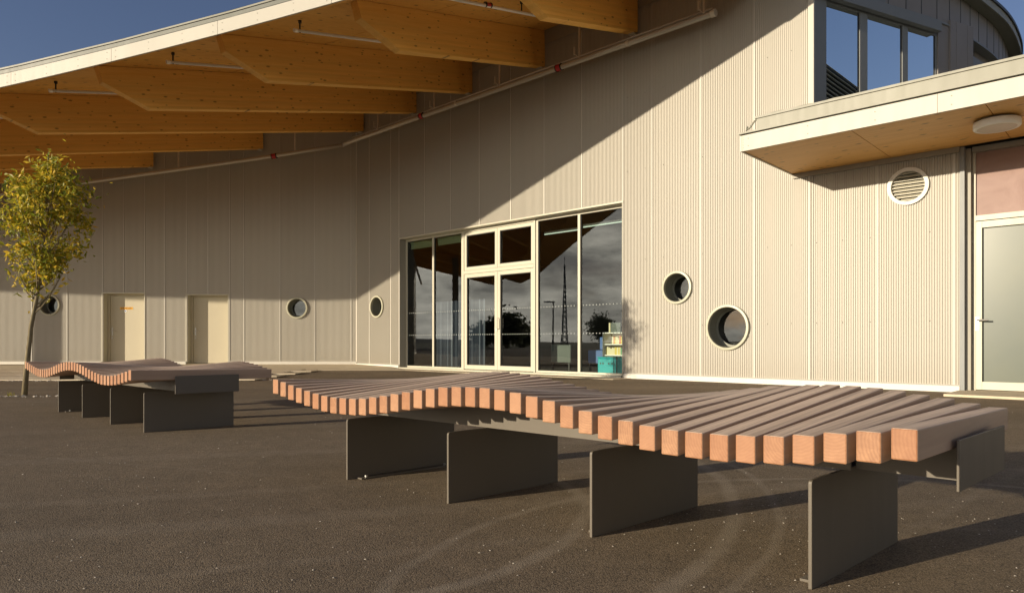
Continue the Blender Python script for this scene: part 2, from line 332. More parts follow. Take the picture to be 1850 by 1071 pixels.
bld = empty('school_building', 'cream corrugated metal school building with glulam roof overhang, glazed entrance and curved upper storey', 'building', (0, 15, 0))
def P_(name): return empty(name, parent=None)
def keep(o): o.parent = bld; o.matrix_parent_inverse = Matrix.Translation((0, -15, 0)); return o
def part(name): return keep(empty(name))

PITCH = .032; DEP = .016
def cladding(fr, a0, a1, zlo, zhi, hole, name='cladding_panel'):
    DEP = .0125 if fr is A else .007
    """one corrugated sheet from a0 to a1; hole(a) gives (z0,z1) cut out, or None"""
    m = MB(); prof = [(0, 0), (.011, 0), (.016, DEP), (.027, DEP), (.032, 0)]
    cols = []; k0 = math.floor(a0 / PITCH)
    k = k0
    while k * PITCH < a1 + PITCH:
        for dx, o in prof[:-1]:
            q = k * PITCH + dx
            if a0 <= q <= a1: cols.append((q, o))
        k += 1
    cols = [(a0, cols[0][1])] + cols + [(a1, cols[-1][1])]
    for (p, o), (q, o2) in zip(cols, cols[1:]):
        if q - p < 1e-5: continue
        h_ = hole((p + q) / 2); segs = [(zlo, None)]
        rng = [(zlo, 'T')] if h_ is None else ([(zlo, h_[0])] if h_[0] > zlo else []) + [(h_[1], 'T')]
        for lo, hi in rng:
            h0, h1 = (zhi(p), zhi(q)) if hi == 'T' else (hi, hi)
            if min(h0, h1) <= lo: continue
            m.quad(fr(p, o, lo), fr(q, o2, lo), fr(q, o2, h1), fr(p, o, h0))
    return keep(m.build(name, 'clad'))
def strip(fr, a, zlo, zhi, wd=.028, pr=.016, name='joint_strip'):
    m = MB(); m.box(fr, a - wd/2, a + wd/2, -.01, pr, zlo, zhi); return keep(m.build(name, 'seam'))

# ------- holes
ports = [('A', sA(1224), 1.655, .285), ('A', sA(1315), .93, .375), ('A', sA(682), 1.63, .285),
         ('B', xB(537), 1.63, .285), ('B', xB(90), 1.71, .285)]
VENT = (sA(1641), 2.89, .245)
GL, GR, GT = sA(723), sA(1126), 3.33
D1 = (xB(186), xB(261)); D2 = (xB(338), xB(412)); DT = (2.03, 1.985); ZB = .08
def hA(s):
    if GL < s < GR: return (-1, GT)
    for w_, c, z, r in ports:
        if w_ == 'A' and abs(s - c) < r: d = math.sqrt(r*r - (s-c)**2); return (z - d, z + d)
    c, z, r = VENT
    if abs(s - c) < r: d = math.sqrt(r*r - (s-c)**2); return (z - d, z + d)
def hB(x):
    for k, (a, b) in enumerate((D1, D2)):
        if a < x < b: return (-1, DT[k])
    for w_, c, z, r in ports:
        if w_ == 'B' and abs(x - c) < r: d = math.sqrt(r*r - (x-c)**2); return (z - d, z + d)
seamsA = [sA(u) for u in (668, 707, 725, 768, 815, 867, 923.5, 984, 1052, 1126, 1178.5, 1267, 1363.5, 1462.5)]
lowA = [sA(u) for u in (1586, 1724)]
ztA = lambda s: WT
pa = [0.0] + seamsA + [SK]
for a0, a1 in zip(pa, pa[1:]):
    if a1 - a0 > .03: cladding(A, a0, a1, .1, ztA, hA)
for s in seamsA:
    lo = GT + .03 if GL - .01 < s < GR - .1 else .1
    if abs(s - GL) < .1: lo = .1; s = GL - .03
    strip(A, s, lo, WT)
pa = [SK] + lowA + [SR]
for a0, a1 in zip(pa, pa[1:]): cladding(A, a0, a1, .1, lambda s: 3.32, hA)
for s in lowA: strip(A, s, .1, 3.32)
PR = sA(1850) + 2.4
cladding(A, PR, PR + 5, .1, lambda s: 3.32, lambda s: None)
# wall B
uB = [57.7, 121.6, 186, 223.6, 262, 298, 338, 376.6, 415, 441, 506, 569, 634.7]
sB = [xB(u) for u in uB]; xl = sB[0]
while xl > -21: xl -= .985; sB.insert(0, xl)
pb = [-21.5] + sB + [C0.x]
for a0, a1 in zip(pb, pb[1:]):
    if a1 - a0 > .03: cladding(B, a0, a1, ZB + .06, topB, hB)
for x in sB:
    lo = ZB + .06
    for k, (a, b) in enumerate((D1, D2)):
        if a + .08 < x < b - .08: lo = DT[k] + .03
    strip(B, x, lo, topB(x), .032)
for zz in (.98, 2.22, 3.9, 5.3):            # rows of fixing screws on the lit wall
    m = MB(); q = GR + .1
    while q < SR - .1:
        if (zz < 3.3 or q < SK - .1) and hA(q) is None: m.tube([A(q, .0, zz), A(q, .021, zz)], .0065, 6)
        q += .384
    keep(m.build('fixing_screws', 'reveal'))['kind'] = 'stuff'
# corner trims, base flashings
m = MB(); m.box(A, -.03, .05, -.01, .02, .1, WT); keep(m.build('corner_trim', 'clad'))
m = MB(); m.box(A, SK - .075, SK + .01, -.06, .03, 3.5, WT); keep(m.build('corner_trim', 'fascia'))
def flashing(fr, a0, a1, z0, z1, pr=.045):
    m = MB(); m.prism([fr(a0, -.02, z0), fr(a0, pr, z0), fr(a0, pr, z1 - .03), fr(a0, -.02, z1)], [fr(a1, -.02, z0), fr(a1, pr, z0), fr(a1, pr, z1 - .03), fr(a1, -.02, z1)])
    for k in range(int((a1 - a0) / .6)):
        q = a0 + .3 + k * .6; m.box(fr, q, q + .012, pr, pr + .004, (z0 + z1) / 2 - .02, (z0 + z1) / 2 - .008)
    keep(m.build('base_flashing', 'flash'))
flashing(A, 0, GL - .02, -.02, .115); flashing(A, GR + .03, SR - .04, -.02, .115); flashing(A, PR + .05, PR + 5, -.02, .115)
bx = [-21.5, D1[0] - .02, D1[1] + .02, D2[0] - .02, D2[1] + .02, C0.x]
for a0, a1 in ((bx[0], bx[1]), (bx[2], bx[3]), (bx[4], bx[5])): flashing(B, a0, a1, ZB - .05, ZB + .085)

# portholes
def ring_pts(fr, c, z, r, o, n=48): return [fr(c + r * math.cos(2*math.pi*k/n), o, z + r * math.sin(2*math.pi*k/n)) for k in range(n)]
def loft(m, loops, mi=0, close=False):
    n = len(loops[0]); i = len(m.v)
    for lp in loops: m.v += [tuple(q) for q in lp]
    for k in range(len(loops) - 1 + (1 if close else 0)):
        k2 = (k + 1) % len(loops)
        for j in range(n): m.f.append((i+k*n+j, i+k*n+(j+1) % n, i+k2*n+(j+1) % n, i+k2*n+j)); m.mi.append(mi)
for w_, c, z, r in ports:
    fr = A if w_ == 'A' else B
    p = part('porthole_window')
    def sub(m, n_, mt, sm=False): o = m.build(n_, mt, smooth=sm); o.parent = p; o.matrix_parent_inverse = p.matrix_basis.inverted() @ Matrix.Translation((0, 0, 0)); o.matrix_parent_inverse = Matrix.Identity(4); o.location = (0, 0, 0); return o
    m = MB(); loft(m, [ring_pts(fr, c, z, r + .012, -.01), ring_pts(fr, c, z, r + .012, .045), ring_pts(fr, c, z, r + .007, .052), ring_pts(fr, c, z, r - .028, .055), ring_pts(fr, c, z, r - .034, .048), ring_pts(fr, c, z, r - .034, -.01)], 0, True); sub(m, 'ring', 'porthole', False)
    dp = .24
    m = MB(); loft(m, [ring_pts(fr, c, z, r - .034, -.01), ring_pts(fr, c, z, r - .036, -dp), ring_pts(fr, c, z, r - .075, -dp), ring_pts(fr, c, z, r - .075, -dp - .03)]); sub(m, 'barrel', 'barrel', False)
    m = MB(); m.poly(ring_pts(fr, c, z, r - .06, -dp - .015)); sub(m, 'pane', 'glass')
# round louvred vent
c, z, r = VENT; p = part('louvre_vent')
def subp(m, n_, mt, p, **k): o = m.build(n_, mt, **k); o.parent = p; return o
m = MB(); loft(m, [ring_pts(A, c, z, r + .02, -.01), ring_pts(A, c, z, r + .02, .04), ring_pts(A, c, z, r - .03, .04), ring_pts(A, c, z, r - .03, -.06)], 0); subp(m, 'ring', 'flash', p)
m = MB(); m.poly(ring_pts(A, c, z, r - .01, -.09)); subp(m, 'duct_back', 'dark', p)
for k in range(9):
    zz = z - .19 + k * .0475; hw = math.sqrt(max(0, (r - .03)**2 - (zz - z)**2))
    if hw < .03: continue
    m = MB(); m.prism([A(c - hw, -.045, zz + .028), A(c - hw, .012, zz - .012), A(c - hw, .012, zz - .006), A(c - hw, -.045, zz + .034)], [A(c + hw, -.045, zz + .028), A(c + hw, .012, zz - .012), A(c + hw, .012, zz - .006), A(c + hw, -.045, zz + .034)])
    subp(m, 'blade', 'trim', p)

# plain service doors in wall B
for k, (a, b) in enumerate((D1, D2)):
    p = part('service_door'); T = DT[k]; rc = .235
    m = MB(); m.box(B, a - .03, a + .0, -rc - .05, .022, ZB, T + .03); m.box(B, b, b + .03, -rc - .05, .022, ZB, T + .03); m.box(B, a, b, -rc - .05, .022, T, T + .03)
    subp(m, 'reveal', 'trim', p)
    m = MB(); m.box(B, a, a + .07, -rc - .05, -rc + .02, ZB, T); m.box(B, b - .05, b, -rc - .05, -rc + .02, ZB, T); m.box(B, a + .07, b - .05, -rc - .05, -rc + .02, T - .045, T); subp(m, 'frame', 'steeldoor', p, bevel=.004)
    m = MB(); m.box(B, a + .075, b - .055, -rc - .045, -rc, ZB + .01, T - .05); subp(m, 'door_leaf', 'steeldoor', p, bevel=.003)
    hx = a + .13
    m = MB(); m.box(B, hx - .02, hx + .02, -rc, -rc + .012, .98 - .11, .98 + .11); m.tube([B(hx, -rc + .01, 1.0), B(hx, -rc + .06, 1.0), B(hx + .13, -rc + .06, 1.0)], .01); subp(m, 'handle', 'chrome', p)
    for hz in (.35, 1.05, 1.75): m = MB(); m.tube([B(b - .052, -rc + .012, hz - .05), B(b - .052, -rc + .012, hz + .05)], .011, 6); subp(m, 'hinge', 'chrome', p)
    m = MB(); m.tube([B(hx, -rc, .80), B(hx, -rc + .015, .80)], .022); subp(m, 'keyhole', 'chrome', p)
    if k == 0:
        x0, x1 = xB(217, -rc), xB(240, -rc); sg = empty('warning_sign', 'yellow lettered sign strip with round emblem on the left service door', 'sign', (0, 0, 0))
        m = MB(); m.box(B, x0, x1, -rc + .001, -rc + .006, 1.60, 1.665); m.build('sign_plate', 'yellow', sg)
        cu = bpy.data.curves.new('lettering', 'FONT'); cu.body = 'DANGER'; cu.size = .075; cu.extrude = .001; cu.align_x = 'CENTER'; cu.align_y = 'CENTER'
        to = bpy.data.objects.new('tmp', cu); col.objects.link(to); dg = bpy.context.evaluated_depsgraph_get()
        me = bpy.data.meshes.new_from_object(to.evaluated_get(dg)); bpy.data.objects.remove(to); me.materials.clear(); me.materials.append(M['signink'])
        me.transform(Matrix.Translation(B((x0 + x1) / 2, -rc + .008, 1.632)) @ Matrix.Rotation(R(90), 4, 'X'))
        lo = bpy.data.objects.new('lettering', me); col.objects.link(lo); lo.parent = sg
        m = MB(); xc = xB(227, -rc); m.poly([B(xc + .036 * math.cos(q * .3142), -rc + .004, 1.555 + .036 * math.sin(q * .3142)) for q in range(20)]); m.build('emblem_disc', 'white', sg)
        m = MB(); m.poly([B(xc - .004 + .018 * math.cos(q * .3142), -rc + .007, 1.557 + .018 * math.sin(q * .3142)) for q in range(20)]); m.build('emblem', 'signblue', sg)

# glazed entrance screen in wall A
RC = .2
def a2(u): return sA(u, -RC)
scr = part('entrance_glazing')
m = MB(); m.box(A, GL, GL + .012, -RC - .08, .024, .0, GT); subp(m, 'jamb_lining', 'reveal', scr)
m = MB(); m.box(A, GR - .012, GR, -RC - .08, .024, .0, GT); subp(m, 'jamb_lining', 'trim', scr)
m = MB(); m.box(A, GL - .02, GR + .02, -RC - .08, .03, GT, GT + .03); subp(m, 'head_lining', 'trim', scr)
m = MB(); m.box(A, GL + .012, GR - .012, -RC - .08, .06, -.01, .035); subp(m, 'sill', 'trim', scr)
e0, e1, e2, e3, e4, e5 = GL + .012, a2(784), a2(838.5), a2(969.5), a2(1047.5), GR - .012
FW = .05
def bar(x0, x1, z0, z1, name='mullion', mt='trim', o0=-RC - .04, o1=-RC + .03): m = MB(); m.box(A, x0, x1, o0, o1, z0, z1); return subp(m, name, mt, scr)
ZH = GT - .0
for x in (e0 + .03, e1, e2 - .035, e3 + .035, e4, e5 - .03): bar(x - .03, x + .03, .035, ZH)
for (x0, x1) in ((e0 + .06, e1 - .03), (e1 + .03, e2 - .065), (e3 + .065, e4 - .03), (e4 + .03, e5 - .06)):
    bar(x0, x1, ZH - .05, ZH, 'head_rail'); bar(x0, x1, .035, .075, 'bottom_rail')
    m = MB(); m.quad(A(x0, -RC - .005, .075), A(x1, -RC - .005, .075), A(x1, -RC - .005, ZH - .05), A(x0, -RC - .005, ZH - .05)); subp(m, 'pane', 'glass', scr)
    bar(x0, x0 + .012, .075, ZH - .05, 'gasket', 'black', -RC - .03, -RC + .01); bar(x1 - .012, x1, .075, ZH - .05, 'gasket', 'black', -RC - .03, -RC + .01)
    dots = MB()
    for zz in (1.43, .86):
        q = x0 + .06
        while q < x1 - .04:
            dots.poly([A(q + .011 * math.cos(k * .7854), -RC + .0, zz + .011 * math.sin(k * .7854)) for k in range(8)]); q += .082
    o = subp(dots, 'safety_dots', 'dots', scr); o['kind'] = 'stuff'
for x0, x1 in ((e0 + .07, e1 - .04), (e1 + .04, e2 - .075)):
    m = MB(); m.tube([A(x0, -RC - .09, ZH - .08), A(x1, -RC - .09, ZH - .08)], .022, 8); m.box(A, x0, x1, -RC - .10, -RC - .095, ZH - .24, ZH - .08); subp(m, 'roller_blind', 'blind', scr)
# double entrance door with fanlights
dr = part('entrance_door'); d0, d1 = e2 - .005, e3 + .005; dm_ = (d0 + d1) / 2
ZD = 2.29
def dbar(x0, x1, z0, z1, name, o0=-RC - .05, o1=-RC + .055, mt='trim'): m = MB(); m.box(A, x0, x1, o0, o1, z0, z1); return subp(m, name, mt, dr, bevel=.004)
dbar(d0, d0 + .05, .035, ZH, 'frame'); dbar(d1 - .05, d1, .035, ZH, 'frame'); dbar(d0 + .05, d1 - .05, ZD, ZD + .08, 'transom'); dbar(d0 + .05, d1 - .05, ZH - .05, ZH, 'frame')
def leaf(x0, x1, z0, z1, st, tr, br, handle=None, name='door_leaf'):
    m = MB(); o0, o1 = -RC - .04, -RC + .04
    m.box(A, x0, x0 + st, o0, o1, z0, z1); m.box(A, x1 - st, x1, o0, o1, z0, z1); m.box(A, x0 + st, x1 - st, o0, o1, z1 - tr, z1); m.box(A, x0 + st, x1 - st, o0, o1, z0, z0 + br)
    subp(m, name, 'trim', dr, bevel=.003)
    m = MB(); g = .012
    a, b, c_, d_ = x0 + st, x1 - st, z0 + br, z1 - tr
    for q in ((a, a + g, c_, d_), (b - g, b, c_, d_), (a, b, c_, c_ + g), (a, b, d_ - g, d_)): m.box(A, q[0], q[1], -RC - .02, -RC + .02, q[2], q[3])
    subp(m, 'gasket', 'black', dr)
    m = MB(); m.quad(A(a, -RC, c_), A(b, -RC, c_), A(b, -RC, d_), A(a, -RC, d_)); subp(m, 'pane', 'glass', dr)
    if name == 'door_leaf':
        dots = MB()
        for zz in (1.43, .86):
            q = a + .05
            while q < b - .03:
                dots.poly([A(q + .011 * math.cos(k * .7854), -RC + .004, zz + .011 * math.sin(k * .7854)) for k in range(8)]); q += .075
        o = subp(dots, 'safety_dots', 'dots', dr); o['kind'] = 'stuff'
leaf(d0 + .055, dm_ - .003, .045, ZD - .005, .085, .085, .10); leaf(dm_ + .003, d1 - .055, .045, ZD - .005, .085, .085, .10)
leaf(d0 + .055, dm_ - .003, ZD + .085, ZH - .055, .075, .075, .075, name='fanlight_frame'); leaf(dm_ + .003, d1 - .055, ZD + .085, ZH - .055, .075, .075, .075, name='fanlight_frame')
m = MB(); hx = dm_ + .045
m.tube([A(hx, -RC + .04, .98), A(hx, -RC + .10, .98), A(hx, -RC + .10, 1.22), A(hx, -RC + .04, 1.22)], .011); subp(m, 'handle', 'chrome', dr)
m = MB(); m.box(A, dm_ - .06, dm_ + .0, -RC + .04, -RC + .055, .93, .99); subp(m, 'lock', 'chrome', dr)
# threshold shadow strip under the sill
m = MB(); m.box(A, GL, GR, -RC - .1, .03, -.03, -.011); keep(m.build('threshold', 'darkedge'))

# glazed side door at the right
sd_ = part('side_door')
def sb(x0, x1, z0, z1, name, mt, o0=-.26, o1=-.12, bv=0): m = MB(); m.box(A, x0, x1, o0, o1, z0, z1); return subp(m, name, mt, sd_, bevel=bv)
sb(SR - .04, SR + .015, .0, 3.32, 'jamb_lining', 'graymetal', -.3, .035)
sb(SR + .015, SR + .075, .02, 3.30, 'frame', 'reveal', -.3, -.04)
j0 = sA(1757, -.12); j1 = j0 + 1.3
sb(j0, j0 + .035, .03, 3.25, 'frame', 'trim'); sb(PR - .12, PR - .02, .03, 3.25, 'frame', 'trim'); sb(j0 + .035, PR - .12, 2.32, 2.39, 'transom', 'trim', -.26, -.10)
sb(j0, PR - .02, 3.25, 3.32, 'frame', 'reveal', -.26, -.08)
sb(j0 + .04, j0 + .11, .04, 2.31, 'door_stile', 'trim', -.2, -.105, .003); sb(j0 + .11, j1, 2.22, 2.31, 'door_rail', 'trim', -.2, -.105, .003); sb(j0 + .11, j1, .04, .15, 'door_rail', 'trim', -.2, -.105, .003); sb(j1, j1 + .08, .04, 2.31, 'door_stile', 'trim', -.2, -.105, .003)
sb(j0 + .11, j1, .15, 2.22, 'frosted_pane', 'frost', -.17, -.15); sb(j1 + .1, PR - .12, .04, 2.31, 'frosted_pane', 'frost', -.17, -.15)
sb(j0 + .035, PR - .12, 2.39, 3.25, 'fanlight_pane', 'pink', -.17, -.15)
m = MB(); hx = j0 + .06; m.box(A, hx - .02, hx + .02, -.105, -.09, .84, 1.02); m.tube([A(hx, -.1, .98), A(hx, -.04, .98), A(hx + .13, -.04, .975)], .011); subp(m, 'handle', 'chrome', sd_)

# ------------------------------------------------------------------ entrance canopy
cp = part('flat_canopy'); c0 = sA(1434.5) ; CD = 1.865; c1 = c0 + 9.5; ZS = 3.33
js = [c0, c0 + 1.40, c0 + 2.8, c0 + 4.2, c0 + 5.6, c0 + 7.0, c0 + 8.4, c1]
frm = Matrix(((tA.x, -nA.x, 0, C0.x), (tA.y, -nA.y, 0, C0.y), (0, 0, 1, 0), (0, 0, 0, 1)))
for a, b in zip(js, js[1:]):
    m = MB(); m.box(A, a + .004, b - .004, .025, CD - .03, ZS + .0, ZS + .02); subp(m, 'soffit_panel', 'soffit', cp, local=frm)
fj = [c0 - .0, c0 + 2.35, c0 + 4.75, c0 + 7.1, c1]
for a, b in zip(fj, fj[1:]):
    m = MB(); m.box(A, a + .002, b - .002, CD - .028, CD, ZS - .012, ZS + .205); subp(m, 'fascia_board', 'fascia', cp)
m = MB(); m.box(A, c0 - .028, c0 - .002, .012, CD, ZS - .012, ZS + .205); subp(m, 'fascia_board', 'fascia', cp)
m = MB(); q = c0 + .09
while q < c1:
    for zz in (ZS + .05, ZS + .15): m.tube([A(q, CD, zz), A(q, CD + .004, zz)], .008, 6)
    q += .80
for zz in (ZS + .03, ZS + .07, ZS + .11, ZS + .15, ZS + .18): m.tube([A(c0 + .02, CD, zz), A(c0 + .02, CD + .004, zz)], .005, 6)
subp(m, 'screws', 'reveal', cp)['kind'] = 'stuff'
m = MB(); m.box(A, c0 - .045, c1, -.0, CD + .02, ZS + .222, ZS + .245); subp(m, 'drip_edge', 'edge', cp)
m = MB(); m.box(A, c0 - .02, c1, .05, CD - .035, ZS + .02, ZS + .222); subp(m, 'roof_slab', 'darkedge', cp)
m = MB(); m.box(A, c0 + .2, c1, CD - .14, CD - .02, ZS + .245, ZS + .40); subp(m, 'roof_upstand', 'edge', cp)
m = MB(); m.box(A, c0 + .18, c1, CD - .16, CD + .0, ZS + .40, ZS + .43); subp(m, 'coping', 'edge', cp)
m = MB(); m.box(A, c0 - .0, SR - .04, .012, .05, ZS - .075, ZS - .001); subp(m, 'wall_trim', 'reveal', cp)
m = MB(); m.poly([A(SK + .1, -.1, ZS + .23), A(c1, -.1, ZS + .23), A(c1, -8, ZS + .23), A(SK + .1, -8, ZS + .23)]); m.poly([A(c0 + .1, .05, ZS + .246), A(c1, .05, ZS + .246), A(c1, CD - .15, ZS + .246), A(c0 + .1, CD - .15, ZS + .246)]); subp(m, 'roof_membrane', 'edge', cp)
# conductor tape along the coping, ending in a loop
m = MB(); pts = [A(c0 + 1.3 - .1 * k, CD - .07, ZS + .442 + .006 * math.sin(k * 1.7)) for k in range(11)] + [A(c0 + .17, CD - .03, ZS + .38), A(c0 + .1, CD - .03, ZS + .30), A(c0 + .05, CD - .03, ZS + .275), A(c0 + .06, CD - .05, ZS + .33)]
m.tube(pts, .013, 6); tag(m.build('conductor_cable', 'edge'), 'thin grey conductor cable looped over the left end of the flat canopy', 'cable')
lp = empty('ceiling_light', 'round shallow white ceiling light under the flat canopy', 'lamp', (5.77, 8.2, ZS))
m = MB(); loft(m, [[Vector((r_ * math.cos(k * math.pi / 18), r_ * math.sin(k * math.pi / 18), z_)) for k in range(36)] for r_, z_ in ((.0, -.004), (.20, -.004), (.21, -.03), (.235, -.03))]); m.build('base', 'graymetal', lp, smooth=False)
m = MB(); loft(m, [[Vector((r_ * math.cos(k * math.pi / 18), r_ * math.sin(k * math.pi / 18), z_)) for k in range(36)] for r_, z_ in ((.235, -.025), (.24, -.035), (.24, -.095), (.232, -.105), (.20, -.107))]); m.build('trim_ring', 'white', lp, smooth=True)
m = MB(); loft(m, [[Vector((r_ * math.cos(k * math.pi / 18), r_ * math.sin(k * math.pi / 18), z_)) for k in range(36)] for r_, z_ in ((.20, -.106), (.15, -.112), (.0, -.115))]); m.build('diffuser', 'diffuser', lp, smooth=True)

# ------------------------------------------------------------------ big timber roof
rf = part('timber_roof'); TH = .345
fasc = [(-28, 13.1, 4.41), (-22, 12.9, 4.25), (-17.5, 12.7, 4.15), (-15.5, 12.6, 4.26), (-13, 12.3, 4.49), (-10.96, 12.06, 4.70), (-8.68, 11.68, 5.01), (-6.86, 11.31, 5.24), (-4.58, 10.86, 5.56), (-2.57, 10.43, 5.86), (-1.01, 10.02, 6.09), (.58, 9.56, 6.32), (2.2, 9.08, 6.53), (3.6, 8.66, 6.70)]
def FC(X):                                  # foot of the fascia board at plan position X: one fair curve
    if X > -15.5:
        Y = 9.53 - .248 * (X - .57) - .00467 * (X - .57) * (X + 4.55)
        return Vector((X, Y, 6.82 - .4368 * (Y - .54 * X - 8.21) - .195 * X))
    P = [(-28, 13.1, 4.38), (-22, 12.9, 4.20), (-17.5, 12.78, 4.13)]; P.append(tuple(FC(-15.499))); X = max(-28, X)
    for p, q in zip(P, P[1:]):
        if X <= q[0]: return Vector(p).lerp(Vector(q), (X - p[0]) / (q[0] - p[0]))
    return Vector(P[-1])
b3 = Vector((nA.x, nA.y, 0))
tips = [(3.35, 9.4, 6.78), (2.25, 9.55, 6.58), (-.11, 10.35, 6.37), (-2.56, 11.09, 6.165), (-5.0, 11.7, 5.89), (-7.37, 12.17, 5.54), (-9.85, 12.78, 5.28), (-12.3, 13.35, 4.98), (-14.8, 13.8, 4.78), (-17.3, 14.0, 4.6), (-19.8, 14.1, 4.55), (-22.3, 14.2, 4.58), (-24.8, 14.3, 4.62), (-27.2, 14.4, 4.66)]
walls = [(4.66, 10.67), (3.95, 11.32), (2.29, 12.9), (.64, 14.5), (-.965, 16.0), (-2.45, 17.4), (-4.1, 18.9), (-6.92, 19.1), (-9.95, 19.1), (-12.6, 19.1), (-15.2, 19.1), (-17.7, 19.1), (-20.2, 19.1), (-22.8, 19.1)]
def deckline(k):
    T = Vector(tips[k]); W = Vector((*walls[k], WT if k <= 6 else topB(walls[k][0]))); return T, W
def footline(k):                            # where the drooping edge sheet of beam k meets the fascia
    T = Vector(tips[k]); best = None
    for j in range(400):
        p = T - b3 * (j * .005); f_ = FC(p.x)
        if p.y <= f_.y: return f_
    return FC(T.x - .5)
def sheetpanel(p0, p1, p2, p3, d_):
    up = Vector((0, 0, .03)); m = MB(); m.hexa([p0, p1, p2, p3, p0 + up, p1 + up, p2 + up, p3 + up])
    L4 = Matrix(((d_.x, -d_.y, 0, p0.x), (d_.y, d_.x, 0, p0.y), (0, 0, 1, p0.z), (0, 0, 0, 1)))
    subp(m, 'deck_panel', 'ply', rf, local=L4)
NK = len(tips) - 1
for k in range(0, NK):
    Ta, Wa = deckline(k); Tb, Wb = deckline(k + 1); n_ = 3; g = .003
    for j in range(n_):                     # plywood deck sheets, 3 per bay
        f0, f1 = j / n_, (j + 1) / n_
        sheetpanel(Ta.lerp(Wa, f0 + g * .5), Tb.lerp(Wb, f0 + g * .5), Tb.lerp(Wb, f1 - g * .5), Ta.lerp(Wa, f1 - g * .5), b3)
    sheetpanel(footline(k), footline(k + 1), Tb.lerp(Wb, -.0005), Ta.lerp(Wa, -.0005), b3)
for k in range(1, NK):
    T, W = deckline(k); d = (W - T); ln = math.hypot(d.x, d.y); b = Vector((d.x / ln, d.y / ln, 0)); sl = d.z / ln; n_ = Vector((b.y, -b.x, 0)) * .09
    def q(s, dz): return T + b * s + Vector((0, 0, sl * s + dz))
    prof = [q(.01, -.004), q(.10, -.29), q(.9, -.75), q(ln - .02, -.75), q(ln - .02, -.004)]
    m = MB(); m.prism([p - n_ for p in prof], [p + n_ for p in prof])
    ang = math.atan(sl); L4 = Matrix(((b.x * math.cos(ang), -b.y, -b.x * math.sin(ang), T.x), (b.y * math.cos(ang), b.x, -b.y * math.sin(ang), T.y), (math.sin(ang), 0, math.cos(ang), T.z), (0, 0, 0, 1)))
    subp(m, 'glulam_beam', 'glulam', rf, bevel=.006, local=L4)
    m = MB(); e_ = q(ln - .12, -.77); nn = n_ * .7    # small steel shoe at the wall
    m.hexa([e_ - nn, e_ + nn, e_ + nn + b * .1, e_ - nn + b * .1] + [v_ + Vector((0, 0, .02)) for v_ in (e_ - nn, e_ + nn, e_ + nn + b * .1, e_ - nn + b * .1)]); subp(m, 'bearing_shoe', 'galv', rf)
# edge: fascia boards, dark joint, set back metal gutter
def EP(X, out, dz): p = FC(X) + eo * out; p.z += dz; return p
eo = Vector((-.24, -1, 0)).normalized()
def eslab(X0, X1, o0, o1, z0, z1, name, mt, n=1):
    m = MB()
    for j in range(n):
        a, b = X0 + (X1 - X0) * j / n, X0 + (X1 - X0) * (j + 1) / n
        m.hexa([EP(a, o0, z0), EP(b, o0, z0), EP(b, o1, z0), EP(a, o1, z0), EP(a, o0, z1), EP(b, o0, z1), EP(b, o1, z1), EP(a, o1, z1)])
    return subp(m, name, mt, rf)
Xs = -27.4
while Xs < 3.2:
    Xe = min(3.3, Xs + 1.9); eslab(Xs + .003, Xe - .003, -.0, .03, -.005, .205, 'fascia_board', 'fascia', 2)
    mm = MB()
    for xx in (Xs + .08, Xs + .68, Xs + 1.28, Xe - .08):
        for zz in (.05, .155): p0 = EP(xx, .03, zz); mm.tube([p0, p0 + eo * .004], .008, 6)
    subp(mm, 'screws', 'reveal', rf)['kind'] = 'stuff'; Xs += 1.9
eslab(-27.4, 3.3, -.06, -.0, .05, .29, 'edge_blocking', 'darkedge', 16)
eslab(-27.4, 3.3, -.05, .006, .225, .285, 'gutter_band', 'gutter', 16)
eslab(-27.4, 3.3, -.08, .012, .297, .325, 'edge_cap', 'edge', 16)
m = MB()                                     # roof skin and building cap, closes the volume
u_ = Vector((0, 0, .33))
for k in range(0, NK):
    Ta, Wa = deckline(k); Tb, Wb = deckline(k + 1); Fa, Fb = footline(k), footline(k + 1)
    m.quad(Ta + u_, Tb + u_, Wb + u_, Wa + u_); m.quad(Fa + u_, Fb + u_, Tb + u_, Ta + u_)
m.poly([A(SK, -.0, WT + .33), A(0, 0, WT + .33), Vector((-4, 27, WT + .33)), Vector((9, 24, WT + .33))])
m.poly([Vector((C0.x, YB, WT + .33)), Vector((-21.5, YB, topB(-21.5) + .33)), Vector((-21.5, 27, topB(-21.5) + .33)), Vector((-4, 27, WT + .33))])
m.quad(*[Vector((deckline(0)[j][0], deckline(0)[j][1], deckline(0)[j][2] + z_)) for j, z_ in ((0, 0), (1, 0), (1, .33), (0, .33))])
subp(m, 'roof_covering', 'edge', rf)
m = MB(); m.quad(A(0, .03, WT - .3), A(SK, .03, WT - .3), A(SK, .03, WT), A(0, .03, WT)); subp(m, 'wall_plate', 'reveal', rf)
# column standing left of the picture, its shadow falls beside the left porthole
def towards(p, tt): return Vector((p[0] - tt * 1, p[1] - tt * .52, 0))
cp_ = towards((xB(97.5), YB), 4.2)
m = MB(); m.box(ident, cp_.x - .14, cp_.x + .14, cp_.y - .14, cp_.y + .14, 0, 4.6); m.box(ident, cp_.x - .25, cp_.x + .25, cp_.y - .05, cp_.y + .05, 1.62, 1.72); keep(m.build('roof_column', 'column'))

